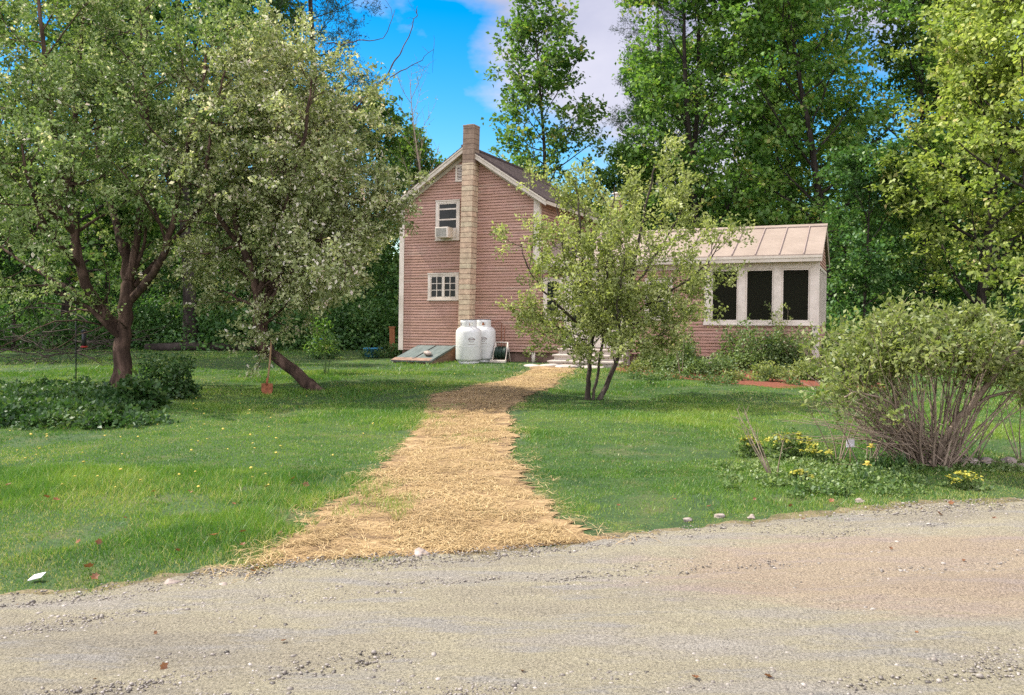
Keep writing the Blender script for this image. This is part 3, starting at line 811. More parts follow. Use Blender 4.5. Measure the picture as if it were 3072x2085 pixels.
# ------------------------------------------------------------------ undergrowth and far woods (nobody could count them)
def mound_leaves(rng, specs, size, flat=1., width=.6, upn=.7):
    """specs: (x, y, z0, rx, ry, h, n)"""
    Ps = []; Ax = []
    for x, y, z0, rx, ry, h, n in specs:
        v = rng.normal(0, 1, (n, 3)); v /= np.linalg.norm(v, axis=1)[:, None]
        v[:, 2] = np.abs(v[:, 2]); rr = rng.uniform(.25, 1.0, n) ** .5
        rr = rr * (1 + .28 * np.sin(v[:, 0] * 5 + x * 7) * np.sin(v[:, 1] * 5 + y * 3) + .2 * np.sin(v[:, 2] * 9 + x))
        Ps.append(np.stack([x + v[:, 0] * rr * rx, y + v[:, 1] * rr * ry, z0 + v[:, 2] * rr * h], 1)); Ax.append(v)
    Pp = np.concatenate(Ps); A = np.concatenate(Ax)
    n = len(Pp)
    axis = A * .6 + rng.normal(0, .6, (n, 3)); nrm = A * .5 + rng.normal(0, .5, (n, 3)); nrm[:, 2] += upn
    V, Q = leaf_arrays(rng, Pp, axis, nrm, size * rng.uniform(.65, 1.35, n), width=width)
    patch = vnoise(Pp[:, 0] * 1.2, Pp[:, 1] * 1.2 + Pp[:, 2] * 2, 5) - .5
    return V, Q, np.repeat(np.clip(.42 + patch * .6 + rng.normal(0, .2, n), 0, 1), 4)

rng = np.random.default_rng(5)
sp = []
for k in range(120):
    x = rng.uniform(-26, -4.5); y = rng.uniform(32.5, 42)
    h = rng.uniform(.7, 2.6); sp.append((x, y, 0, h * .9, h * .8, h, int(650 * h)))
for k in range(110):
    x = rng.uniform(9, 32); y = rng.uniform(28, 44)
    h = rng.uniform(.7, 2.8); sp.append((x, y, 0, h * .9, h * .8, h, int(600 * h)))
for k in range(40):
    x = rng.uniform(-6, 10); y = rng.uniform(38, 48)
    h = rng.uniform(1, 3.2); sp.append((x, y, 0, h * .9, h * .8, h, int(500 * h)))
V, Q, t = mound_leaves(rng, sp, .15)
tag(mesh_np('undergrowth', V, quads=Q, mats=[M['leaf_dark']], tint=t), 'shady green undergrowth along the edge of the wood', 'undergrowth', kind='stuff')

sp = []
for k in range(150):
    x = rng.uniform(-60, 60); y = rng.uniform(58, 82)
    if -11 < x / y * 60 < 1.5: h = rng.uniform(4, 7.5)
    else: h = rng.uniform(7, 13)
    if -5 < x / y * 60 < 9: h = min(h, 9)
    for q in range(3):
        sp.append((x + rng.normal(0, 1.4), y + rng.normal(0, 1.), h * (.05 + .3 * q), 2.8, 2.4, h * .38, int(70 * h)))
V, Q, t = mound_leaves(rng, sp, .42, upn=1)
tag(mesh_np('distant_woods', V, quads=Q, mats=[M['leaf_dark']], tint=t), 'mass of far trees closing the view behind the nearer trunks', 'woods', kind='stuff')

# ------------------------------------------------------------------ house  (local axes: x along the front, y backward, z up)
HR = empty('house', (.7252, 24.5, 0), -R(22.9))
tag(HR, 'weathered pink brown clapboard house with block chimney and low tin roofed porch wing', 'house')
LEAN = .014
def hf(p): return (p[0] + LEAN * p[2], p[1], p[2])
def HM(): return MB(hf)
S0, S1, SM = -4.62, 0.0, -2.31
PITCH = .66
APEX = 6.50
def rooftop(s): return APEX - PITCH * abs(s - SM)
EXPO = .086

def clap(mb, fn_ab, z0, z1, out):
    """courses between z0 and z1; fn_ab(z) -> two (x, y) ends; out: outward direction"""
    z = z0; k = 0
    while z < z1 - .01:
        zt = min(z + EXPO, z1)
        ab = fn_ab((z + zt) / 2)
        z_, t_ = z, zt
        z = zt; k += 1
        if ab is None: continue
        for a, b in (ab if isinstance(ab[0][0], tuple) else [ab]):
            o0 = .026; o1 = .022; t_ = z_ + (t_ - z_) * .70
            A0 = (a[0] + out[0] * o0, a[1] + out[1] * o0, z_); B0 = (b[0] + out[0] * o0, b[1] + out[1] * o0, z_)
            A1 = (a[0] + out[0] * o1, a[1] + out[1] * o1, t_); B1 = (b[0] + out[0] * o1, b[1] + out[1] * o1, t_)
            A2 = (a[0], a[1], z_); B2 = (b[0], b[1], z_)
            A3 = (a[0], a[1], t_); B3 = (b[0], b[1], t_)
            mb.add([A0, B0, B1, A1], [(0, 1, 2, 3)]); mb.add([A2, B2, B0, A0], [(0, 1, 2, 3)]); mb.add([A1, B1, B3, A3], [(0, 1, 2, 3)])

ZS = .31
m = HM()
def gable(z):
    h = min(2.31 - .0, (APEX - .15 - z) / PITCH)
    return None if h <= .03 else ((SM - h, 0), (SM + h, 0))
clap(m, gable, ZS, 6.3, (0, -1))
m.prism([(S0, ZS), (S1, ZS), (S1, 4.80), (SM, 6.32), (S0, 4.80)], 'y', .004, .14)
m.build('wall', M['siding'], HR)
m = HM()
clap(m, lambda z: ((S1, 0.), (S1, 5.9)), 2.8, 4.80, (1, 0)); m.box(S1 - .14, S1 - .004, .141, 5.9, ZS, 4.80)
m.build('wall', M['siding'], HR)
m = HM()
clap(m, lambda z: ((S0, 5.9), (S0, 0.)), ZS, 4.80, (-1, 0)); m.box(S0 + .004, S0 + .14, .141, 5.9, ZS, 4.80)
m.prism([(S0 + .141, ZS), (S1 - .141, ZS), (S1 - .141, 4.80), (SM, 6.25), (S0 + .141, 4.80)], 'y', 5.78, 5.9)
m.build('wall', M['siding'], HR)
# corner boards
m = HM(); m.box(S0 - .03, S0 + .12, -.045, -.0265, .30, 4.85); m.box(S0 - .045, S0 - .03, -.045, .11, .30, 4.82); m.build('corner_board', M['white'], HR)
m = HM(); m.box(S1 - .14, S1 + .03, -.045, -.0265, 2.93, 4.85); m.box(S1 + .03, S1 + .045, -.045, .11, 2.93, 4.82); m.build('corner_board', M['white'], HR)
# main roof: shingled slabs, soffits, rake boards
def slope_poly(sgn, e0, e1, t0, t1):
    a = SM + sgn * e0; b = SM + sgn * e1
    return [(a, rooftop(a) - t0), (b, rooftop(b) - t0), (b, rooftop(b) - t1), (a, rooftop(a) - t1)]
m = HM()
for sg in (-1, 1):
    n = 22
    for k in range(n):       # overlapping shingle courses
        e0 = 2.66 * k / n; e1 = 2.66 * (k + 1) / n + .02
        a = SM + sg * e0; b = SM + sg * e1
        m.prism([(a, rooftop(a) + .004), (b, rooftop(b) + .022), (b, rooftop(b) - .02), (a, rooftop(a) - .02)], 'y', -.33, 6.1)
m.box(SM - .09, SM + .09, -.335, 6.1, APEX - .03, APEX + .028)
m.build('roof', M['shingle'], HR)
m = HM()
for sg in (-1, 1): m.prism(slope_poly(sg, 0, 2.63, .021, .13), 'y', -.29, 6.05)
m.build('soffit', M['cream'], HR)
for sg in (-1, 1):
    m = HM(); m.prism(slope_poly(sg, 0, 2.65, .0215, .185), 'y', -.318, -.291)
    m.prism(slope_poly(sg, 0, 2.655, .0215, .07), 'y', -.338, -.3185)
    m.build('rake_board', M['cream'], HR)
    m = HM(); m.prism(slope_poly(sg, .2, 2.3, .15, .27), 'y', -.05, -.0265); m.build('frieze_board', M['cream'], HR)
    m = HM(); a = SM + sg * 2.652; m.box(min(a, a - sg * -.022), max(a, a - sg * -.022), -.30, 6.05, rooftop(a) - .14, rooftop(a) - .022); m.build('fascia', M['cream'], HR)
# block chimney outside the gable
ch = MB(lambda p: (p[0] + LEAN * p[2] + .0146 * (p[2] - 1.24), p[1], p[2]))
ch.box(-2.377, -2.012, -.43, -.027, 0, 5.95); ch.build('chimney', M['block'], HR, bevel=.006)
ch = MB(lambda p: (p[0] + LEAN * p[2] + .0146 * (p[2] - 1.24), p[1], p[2]))
ch.box(-2.377, -2.012, -.43, -.024, 5.952, 7.04); ch.box(-2.385, -2.004, -.438, -.016, 7.041, 7.09)
ch.box(-2.30, -2.09, -.35, -.10, 7.091, 7.12)
ch.build('chimney', M['block_top'], HR, bevel=.006)
# gable vent
m = HM(); s0, s1, z0, z1 = -2.72, -2.36, 5.47, 5.98
for a, b, c, e in ((s0, s0 + .06, z0, z1), (s1 - .06, s1, z0, z1), (s0 + .06, s1 - .06, z0, z0 + .06), (s0 + .06, s1 - .06, z1 - .06, z1)): m.box(a, b, -.06, -.0265, c, e)
vt = m.build('gable_vent', M['white'], HR)
m = HM()
for k in range(8):
    z = z0 + .075 + k * .048; m.prism([(-.055, z), (-.051, z), (-.028, z + .03), (-.032, z + .03)], 'x', s0 + .06, s1 - .06)
m.build('louvre', M['white'], vt)
m = HM(); m.box(s0 + .06, s1 - .06, -.027, -.0266, z0 + .06, z1 - .06); m.build('backing', M['black_metal'], vt)


def window(s0, s1, z0, z1, cas=.085, rails=(), mullions=(), muntins=(), mat='white', dd=0.):
    """casing (part) with sash and pane (sub-parts)"""
    m = HM()
    m.box(s0, s0 + cas, -.062 + dd, -.0265 + dd, z0, z1); m.box(s1 - cas, s1, -.062 + dd, -.0265 + dd, z0, z1)
    m.box(s0 + cas, s1 - cas, -.062 + dd, -.0265 + dd, z1 - cas, z1); m.box(s0 + cas, s1 - cas, -.062 + dd, -.0265 + dd, z0, z0 + cas)
    m.box(s0 - .015, s1 + .015, -.085 + dd, -.0625 + dd, z0 + .002, z0 + .035); m.box(s0 - .01, s1 + .01, -.08 + dd, -.0625 + dd, z1 - .03, z1 + .004)
    w = m.build('window', M[mat], HR)
    a, b, c, e = s0 + cas, s1 - cas, z0 + cas, z1 - cas
    m = HM(); m.box(a, b, -.033 + dd, -.027 + dd, c, e); m.build('pane', M['glass'], w)
    m = HM(); t = .035
    m.box(a, a + t, -.05 + dd, -.0335 + dd, c, e); m.box(b - t, b, -.05 + dd, -.0335 + dd, c, e)
    m.box(a + t, b - t, -.05 + dd, -.0335 + dd, c, c + t); m.box(a + t, b - t, -.05 + dd, -.0335 + dd, e - t, e)
    for z in rails: m.box(a + t, b - t, -.055 + dd, -.0335 + dd, z - .022, z + .022)
    for s in mullions: m.box(s - .045, s + .045, -.058 + dd, -.0335 + dd, c + t, e - t)
    for s, za, zb in muntins: m.box(s - .010, s + .010, -.047 + dd, -.0335 + dd, za, zb)
    m.build('sash', M['white'], w)
    return w, (a + t, b - t, c + t, e - t)

window(-3.385, -2.56, 3.68, 4.925, rails=(4.33, 4.65))
m = HM(); m.box(-2.80, -2.68, -.075, -.056, 3.76, 4.06); m.box(-2.79, -2.785, -.08, -.0755, 3.76, 4.06); wfill = m.build('window_filler', M['white'], HR)
sA, sB, zA, zB = -3.63, -2.56, 1.842, 2.693
w, inn = window(sA, sB, zA, zB, mullions=((sA + sB) / 2,))
m = HM(); mid = (sA + sB) / 2
for a, b in ((inn[0], mid - .045), (mid + .045, inn[1])):
    c = (a + b) / 2; m.box(c - .011, c + .011, -.048, -.0335, inn[2], inn[3])
    for f in (1 / 3, 2 / 3):
        z = inn[2] + (inn[3] - inn[2]) * f; m.box(a, c - .011, -.047, -.0335, z - .011, z + .011); m.box(c + .011, b, -.047, -.0335, z - .011, z + .011)
m.build('muntins', M['white'], w)
window(.20, .80, 1.25, 2.48, rails=(1.87,))
window(3.22, 3.99, 1.26, 2.42, rails=(1.85,))

# ---- wing
WE = 7.74; WD = 4.4; WT = 2.80; RD = 2.2; RZ = 3.94; EZ = 2.985
m = HM()
def wing_front(z):
    if z < 1.13: return ((0.0, 0), (WE, 0))
    return ((0.0, 0), (4.86, 0))
clap(m, wing_front, ZS, WT, (0, -1)); m.box(.0, 4.80, .004, .12, ZS, WT); m.box(4.801, WE - .004, .004, .12, ZS, 1.12)
m.build('wall', M['siding'], HR)
m = HM()
clap(m, lambda z: ((WE, 0.), (WE, WD)), ZS, 1.12, (1, 0)); m.box(WE - .12, WE - .004, .121, WD, ZS, 1.12)
def wgab(z):
    if z < EZ - .15: return ((WE, 0.), (WE, WD))
    t = (z - EZ + .15) / (RZ - EZ) * (RD + .15)
    return None if t >= RD - .02 else ((WE, t), (WE, WD - t))
clap(m, wgab, 2.66, 3.9, (1, 0)); m.prism([(0.125, 2.66), (WD - .01, 2.66), (WD - .01, 2.8), (RD, 3.78), (0.125, 2.8)], 'x', WE - .12, WE - .004)
m.build('wall', M['siding'], HR)
m = HM(); m.box(.0, WE - .01, WD, WD + .12, ZS, 2.8); m.build('wall', M['interior'], HR)
m = HM(); m.box(4.65, 4.75, .13, WD - .01, ZS, 2.8); m.build('partition', M['interior'], HR)
m = HM(); m.box(4.755, WE - .125, .125, WD - .005, ZS, ZS + .06); m.build('porch_floor', M['old_wood'], HR)
m = HM(); m.box(4.755, WE - .125, .13, WD - .005, 2.70, 2.76); m.build('porch_ceiling', M['interior'], HR)
# porch frame: posts, rail and header
m = HM()
posts = [(4.86, 5.03), (5.75, 5.93), (6.655, 6.845), (7.555, 7.775)]
for a, b in posts: m.box(a, b, -.05, .11, 1.235, 2.63)
m.box(4.84, 7.775, -.053, .11, 1.14, 1.234); m.box(4.80, 7.775, -.048, .11, 2.631, 2.86)
m.box(4.83, 7.785, -.085, -.0535, 1.135, 1.165)
pf = m.build('porch_frame', M['white'], HR)
for (a0, a1), (b0, b1) in zip(posts[:-1], posts[1:]):
    a, b = a1, b0
    m = HM(); t = .045
    m.box(a, a + t, -.02, .02, 1.236, 2.629); m.box(b - t, b, -.02, .02, 1.236, 2.629); m.box(a + t, b - t, -.02, .02, 1.236, 1.236 + t); m.box(a + t, b - t, -.02, .02, 2.629 - t, 2.629)
    f = m.build('screen_frame', M['white'], HR)
    m = HM(); m.box(a + t, b - t, -.002, .002, 1.236 + t, 2.629 - t); m.build('screen', M['screen'], f)
# side of the porch
m = HM()
for d in (0.115, 1.05, 1.95, 2.85, 3.75, 4.27): m.box(WE - .10, WE + .035, d, d + .13, 1.2, 2.62)
m.box(WE - .10, WE + .038, .115, WD, 1.125, 1.199); m.box(WE - .10, WE + .038, .115, WD, 2.621, 2.70)
m.build('porch_frame', M['cream'], HR)
for d in (.245, 1.18, 2.08, 2.98, 3.88):
    e = d + (.8 if d < 1 else .77) if d < 3.8 else 4.27
    m = HM(); m.box(WE - .04, WE - .034, d, e, 1.2, 2.62); m.build('screen', M['screen'], HR)
m = HM(); m.box(WE + .024, WE + .05, -.048, .11, .28, 1.139); m.box(WE - .12, WE + .0235, -.05, -.0265, .28, 1.134); m.build('corner_board', M['white'], HR)
# wing roof
def wz(d): return EZ + (RZ - EZ) * (d + .3) / (RD + .3)
m = HM()
m.prism([(-.33, wz(-.33)), (RD, wz(RD)), (2 * RD + .33, wz(-.33)), (2 * RD + .33, wz(-.33) - .03), (RD, wz(RD) - .03), (-.33, wz(-.33) - .03)], 'x', .045, 7.86)
rf = m.build('metal_roof', M['metal_roof'], HR)
m = HM()
s = 7.40
while s > .2:
    m.prism([(-.33, wz(-.33) + .001), (RD - .02, wz(RD - .02) + .001), (RD - .02, wz(RD - .02) + .036), (-.33, wz(-.33) + .036)], 'x', s - .011, s + .011)
    s -= .60
m.build('standing_seam', M['seam'], rf)
m = HM(); m.prism([(RD - .16, wz(RD - .16) + .037), (RD, wz(RD) + .045), (RD + .16, wz(RD - .16) + .037), (RD + .16, wz(RD - .16) + .012), (RD, wz(RD) + .02), (RD - .16, wz(RD - .16) + .012)], 'x', .045, 7.87)
m.build('ridge_cap', M['metal_roof'], rf)
m = HM(); m.box(.045, 7.85, -.325, -.295, wz(-.3) - .20, wz(-.33) - .031); m.box(.045, 7.845, -.345, -.3255, wz(-.3) - .105, wz(-.33) - .031); m.build('fascia', M['cream'], HR)
m = HM(); m.box(.045, 7.84, -.294, -.055, 2.80, 2.825); m.build('soffit', M['cream'], HR)
m = HM(); m.box(.045, 4.798, -.045, -.0265, 2.64, 2.798); m.build('frieze_board', M['cream'], HR)
m = HM()
for sg in (0, 1):
    d0, d1 = (-.32, RD) if sg == 0 else (2 * RD + .32, RD)
    m.prism([(d0, wz(-.32) - .032), (d1, wz(RD) - .032), (d1, wz(RD) - .15), (d0, wz(-.32) - .15)], 'x', 7.825, 7.849)
m.build('rake_board', M['cream'], HR)
# double entry door with casing
m = HM(); a, b, c, e = .86, 2.76, .48, 2.60
m.box(a, a + .13, -.065, -.0265, c, e); m.box(b - .13, b, -.065, -.0265, c, e); m.box(a + .13, b - .13, -.065, -.0265, e - .13, e); m.box(a - .03, b + .03, -.08, -.0655, e - .02, e + .03)
df = m.build('door_frame', M['white'], HR)
mid = (a + b) / 2
for p, q in ((a + .13, mid - .004), (mid + .004, b - .13)):
    m = HM(); t = .09
    m.box(p, p + t, -.055, -.03, c, e - .132); m.box(q - t, q, -.055, -.03, c, e - .132); m.box(p + t, q - t, -.055, -.03, c, c + .55); m.box(p + t, q - t, -.055, -.03, e - .132 - t, e - .132); m.box(p + t, q - t, -.055, -.03, 1.62, 1.70)
    dr = m.build('door', M['white'], HR)
    m = HM(); m.box(p + t, q - t, -.036, -.031, c + .55, e - .132 - t); m.build('pane', M['glass'], dr)
    if p < mid - .1: m = HM(); m.lathe([(.001, 0), (.028, .005), (.03, .02), (.001, .035)], 10, (q - .045, -.075, 1.4)); m.build('handle', M['black_metal'], dr)
# foundation, pier, lattice
m = HM(); m.box(S0 + .05, 4.72, .05, .12, -.05, ZS - .002); m.build('foundation', M['foundation'], HR)
m = HM(); m.tube([(-.07, -.09, -.03), (-.07, -.09, .15), (-.07, -.09, .30)], .055, 12); m.build('pier', M['white'], HR)
m = HM()
n = 0
s = 4.80
def strip(sa, za, sb, zb, d):
    w = .018
    m.add([(sa - w, d, za), (sa + w, d, za), (sb + w, d, zb), (sb - w, d, zb), (sa - w, d + .006, za), (sa + w, d + .006, za), (sb + w, d + .006, zb), (sb - w, d + .006, zb)],
          [(0, 1, 2, 3), (7, 6, 5, 4), (0, 4, 5, 1), (2, 6, 7, 3), (1, 5, 6, 2), (0, 3, 7, 4)])
while s < WE - .3:
    strip(s, .0, s + .3, .30, .0); strip(s + .3, .0, s, .30, .009); s += .085
m.box(4.74, WE, -.012, .016, .285, .308)
m.build('lattice', M['white'], HR)
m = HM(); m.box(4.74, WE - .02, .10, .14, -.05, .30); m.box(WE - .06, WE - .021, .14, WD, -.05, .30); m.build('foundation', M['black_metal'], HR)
# brick chimney behind the wing ridge
m = HM(); m.box(1.42, 1.74, 2.55, 2.87, 2.4, 5.0); bc = m.build('brick_chimney', M['brick'], HR)
m = HM(); m.box(1.385, 1.775, 2.515, 2.905, 5.001, 5.06); m.lathe([(.09, 0), (.09, .14)], 14, (1.58, 2.71, 5.061)); m.lathe([(.16, 0), (.15, .03), (.02, .07)], 14, (1.58, 2.71, 5.21)); m.build('chimney_cap', M['white'], bc)
# gas line on the wall
m = HM(); m.tube([(-1.33, -.20, 1.18), (-1.18, -.12, 1.22), (-1.12, -.05, 1.16), (-1.12, -.05, .62), (-1.11, -.05, .2)], .009, 6); m.tube([(-1.02, -.05, 1.05), (-1.02, -.05, .5)], .008, 6)
m.build('gas_pipe', M['rust'], HR)

HMAT = Matrix.Translation(HR.location) @ Matrix.Rotation(-R(22.9), 4, 'Z')
def HW(s, d, z=0):
    v = HMAT @ Vector((s, d, z)); return (v.x, v.y, v.z)
def hthing(name, s, d, z, label, cat, group=None, rz=0):
    return tag(empty(name, HW(s, d, z), -R(22.9) + rz), label, cat, group)

# window air conditioner
ac = hthing('air_conditioner', -3.0 + LEAN * 3.75, 0, 3.75, 'white window air conditioner sticking out of the upstairs window', 'air conditioner')
m = MB(); m.box(-.22, .22, -.40, -.07, 0, .32); m.build('case', M['white'], ac, bevel=.012)
m = MB(); m.box(-.18, .16, -.406, -.401, .035, .285); gr = m.build('grille', plain('grey grille', (.16, .17, .14), rough=.6), ac)
m = MB()
for k in range(9): m.box(-.175, .155, -.411, -.4065, .045 + k * .027, .053 + k * .027)
m.build('fin', M['white'], ac)

# propane tanks
def tank(s, d, rz, label):
    t = hthing('propane_tank', s, d, .0, label, 'gas tank', 'propane tanks against the house', rz)
    m = MB(); r = .372
    m.lathe([(.30, .085), (r - .06, .09), (r - .02, .115), (r, .16), (r, .90), (r - .015, .96), (r - .06, 1.02), (r - .14, 1.06), (.14, 1.085), (.001, 1.09)], 40)
    m.lathe([(r + .003, .50), (r + .005, .505), (r + .005, .52), (r + .003, .525)], 40, caps=False)
    m.build('body', M['tank'], t)
    m = MB(); m.lathe([(.29, .0), (.30, .004), (.30, .084), (.29, .084), (.285, .03)], 32); m.build('foot_ring', M['tank'], t)
    # collar with hand holes
    m = MB(); n = 40; rc = .235; z0, z1 = 1.04, 1.27
    zs = [z0, 1.10, 1.19, z1]
    vs = []; fs = []
    hole = {3, 4, 5, 14, 15, 16, 33, 34, 35, 24, 25, 26}
    for ri in (rc, rc - .012):
        for z in zs:
            for k in range(n):
                a = 2 * PI * k / n; vs.append((ri * math.cos(a), ri * math.sin(a), z))
    for k in range(n):
        k2 = (k + 1) % n
        for j in range(3):
            if j == 1 and k in hole: continue
            for o in (0, 4 * n): fs.append((o + j * n + k, o + j * n + k2, o + (j + 1) * n + k2, o + (j + 1) * n + k))
        fs.append((3 * n + k, 3 * n + k2, 7 * n + k2, 7 * n + k))
    m.add(vs, fs, True); m.build('collar', M['tank'], t)
    m = MB(); m.lathe([(rc + .002, 0), (rc + .008, .006), (rc + .002, .014)], 40, (0, 0, z1 - .006), caps=False); m.build('rim', M['black_metal'], t)
    m = MB(); m.lathe([(.04, 1.09), (.04, 1.14), (.025, 1.15), (.025, 1.19), (.05, 1.195), (.05, 1.22), (.001, 1.222)], 16); m.build('valve', M['rust'], t)
    # printed oval mark, bowed line of lettering too faded to read
    m = MB(); rr = r + .0025
    def pt(a, z, q=rr): return (q * math.sin(a), -q * math.cos(a), z)
    def stroke(pts, w):
        for (a0, za), (a1, zb) in zip(pts[:-1], pts[1:]):
            dx, dz = (a1 - a0) * r, zb - za; L = math.hypot(dx, dz) + 1e-6; nx_, nz = -dz / L * w, dx / L * w
            m.add([pt(a0 + nx_ / r, za + nz), pt(a1 + nx_ / r, zb + nz), pt(a1 - nx_ / r, zb - nz), pt(a0 - nx_ / r, za - nz)], [(0, 1, 2, 3)])
    a0, zc = .62, .70
    stroke([(a0 + .26 * math.cos(u), zc + .055 * math.sin(u)) for u in np.linspace(.35, PI - .35, 12)], .008)
    stroke([(a0 + .20 * math.cos(u), zc - .01 + .05 * math.sin(u)) for u in np.linspace(PI + .4, 2 * PI - .4, 10)], .007)
    for k in range(7): stroke([(a0 - .24 + k * .08, zc - .008), (a0 - .215 + k * .08, zc + .022), (a0 - .19 + k * .08, zc - .008)], .006)
    stroke([(a0 - .3 + k * .05, zc - .13) for k in range(13)], .004)
    m.build('lettering', M['tank_mark'], t)
    return t
tank(-1.623, -1.23, R(3), 'white propane tank nearest the cellar doors, standing in front of the other')
tank(-1.52, -.46, R(-10), 'white propane tank half hidden behind the front one, beside the hose reel')

# hose reel
h = hthing('hose_reel', -.90, -.55, .0, 'garden hose wound on a small reel beside the white tanks', 'hose reel')
m = MB()
for x in (-.21, .21):
    m.tube([(x, -.20, .02), (x * .96, -.05, .36), (x * .9, .05, .60)], .018, 8); m.tube([(x, .2, .02), (x * .96, .1, .33), (x * .9, .05, .60)], .018, 8)
m.tube([(-.19, .05, .60), (.19, .05, .60)], .018, 8)
m.build('frame', M['white'], h)
m = MB(); m.box(-.24, .24, -.27, -.17, .02, .10); m.build('tray', M['white'], h, bevel=.01)
m = MB()
for k in range(9):
    x = -.16 + k * .04; rr = .15 + .012 * ((k * 7) % 3)
    m.tube([(x + .015 * math.sin(3 * a), .03 + rr * math.cos(a), .30 + rr * math.sin(a)) for a in np.linspace(0, 2 * PI, 24)], .017, 6)
m.build('hose', M['hose'], h)
m = MB(); m.tube([(-.2, .03, .30), (.2, .03, .30)], .10, 14); m.build('drum', M['black_rubber'], h)
m = MB(); m.tube([(.2, .03, .3), (.27, .03, .3), (.28, -.06, .38), (.34, -.06, .38)], .010, 6); m.build('crank', M['black_metal'], h)

# cellar bulkhead
k = hthing('cellar_bulkhead', -3.30, -.03, 0, 'sloping weathered cellar doors against the gable wall left of the tanks', 'cellar doors')
m = MB()
for x0, x1 in ((-.62, -.54), (.56, .64)): m.prism([(-1.55, -.02), (0, -.02), (0, .40), (-1.55, .035)], 'x', x0, x1)
m.box(-.539, .559, -1.55, -1.50, -.02, .03); m.build('side_wall', M['old_wood'], k)
for x0, x1 in ((-.66, -.006), (.006, .68)):
    m = MB(); m.prism([(-1.62, .038), (.0, .418), (.0, .455), (-1.62, .075)], 'x', x0, x1)
    if x0 > 0: m.prism([(-1.60, .0758), (-.02, .4512), (-.02, .475), (-1.60, .10)], 'x', x1 - .08, x1)
    dl = m.build('door_leaf', M['plywood'], k)
    m = MB(); m.prism([(-1.63, .076), (-1.36, .1395), (-1.36, .150), (-1.63, .087)], 'x', x0 - .005, x1 + .005); m.build('edge_board', M['old_wood'], dl)
m = MB(); m.tube([(-.006, -1.5, .115), (-.006, -.05, .452)], .012, 6); m.build('hinge_strip', M['black_metal'], k)
rngs = np.random.default_rng(8)
def rock(name, x, y, z, r, label, cat='stone', group=None, mat='rock', flat=.6, seed=0, rough=.28):
    bm = bmesh.new(); bmesh.ops.create_icosphere(bm, subdivisions=3, radius=1)
    rg = np.random.default_rng(seed + int(abs(x) * 1000) + int(abs(y) * 77))
    ph = rg.uniform(0, 6, 9)
    for v in bm.verts:
        c = v.co; q = 1 + rough * (math.sin(c.x * 2.1 + ph[0]) * math.sin(c.y * 2.6 + ph[1]) + .6 * math.sin(c.z * 3.7 + ph[2] + c.x * 2) + .35 * math.sin(c.x * 6 + ph[3]) * math.sin(c.y * 7 + ph[4]))
        v.co = Vector((c.x * q * r[0], c.y * q * r[1], max(c.z, -.55) * q * r[2]))
    me = bpy.data.meshes.new(name); bm.to_mesh(me); bm.free(); me.materials.append(M[mat])
    for p in me.polygons: p.use_smooth = True
    o = bpy.data.objects.new(name, me); COL.objects.link(o); o.location = (x, y, z); o.rotation_euler = (0, 0, rg.uniform(0, 6))
    if label: tag(o, label, cat, group)
    return o
p = HW(-3.02, -1.12, .21); rock('stone', p[0], p[1], p[2] + .05, (.15, .12, .09), 'pale stone weighing down the cellar doors')

# front steps
st = hthing('front_steps', 1.85, 0, 0, 'low grey steps leading up to the front door behind the young tree', 'steps')
for d0, d1, z in ((-1.25, -.78, .15), (-.86, -.40, .30), (-.48, -.09, .45)):
    m = MB(); m.box(-1.05, 1.02, d0 - .02, d1, z - .05, z); m.build('tread', M['concrete'], st, bevel=.008)
    m = MB(); m.box(-1.0, .98, d0 + .02, d1, -.03, z - .0505); m.build('riser', M['concrete'], st)
for i, (s, d, r) in enumerate(((.55, -1.75, .34), (.95, -1.45, .30), (1.5, -1.62, .36), (2.2, -1.65, .33))):
    p = HW(s, d); rock('stepping_stone', p[0], p[1], .015, (r, r * .7, .06), ['flat paving stone at the end of the straw path', 'flat paving stone tucked under the lowest step at left', 'flat paving stone in front of the lowest step', 'flat paving stone right of the small tree stems'][i], 'paving stone', 'paving stones by the steps', mat='concrete', rough=.12)

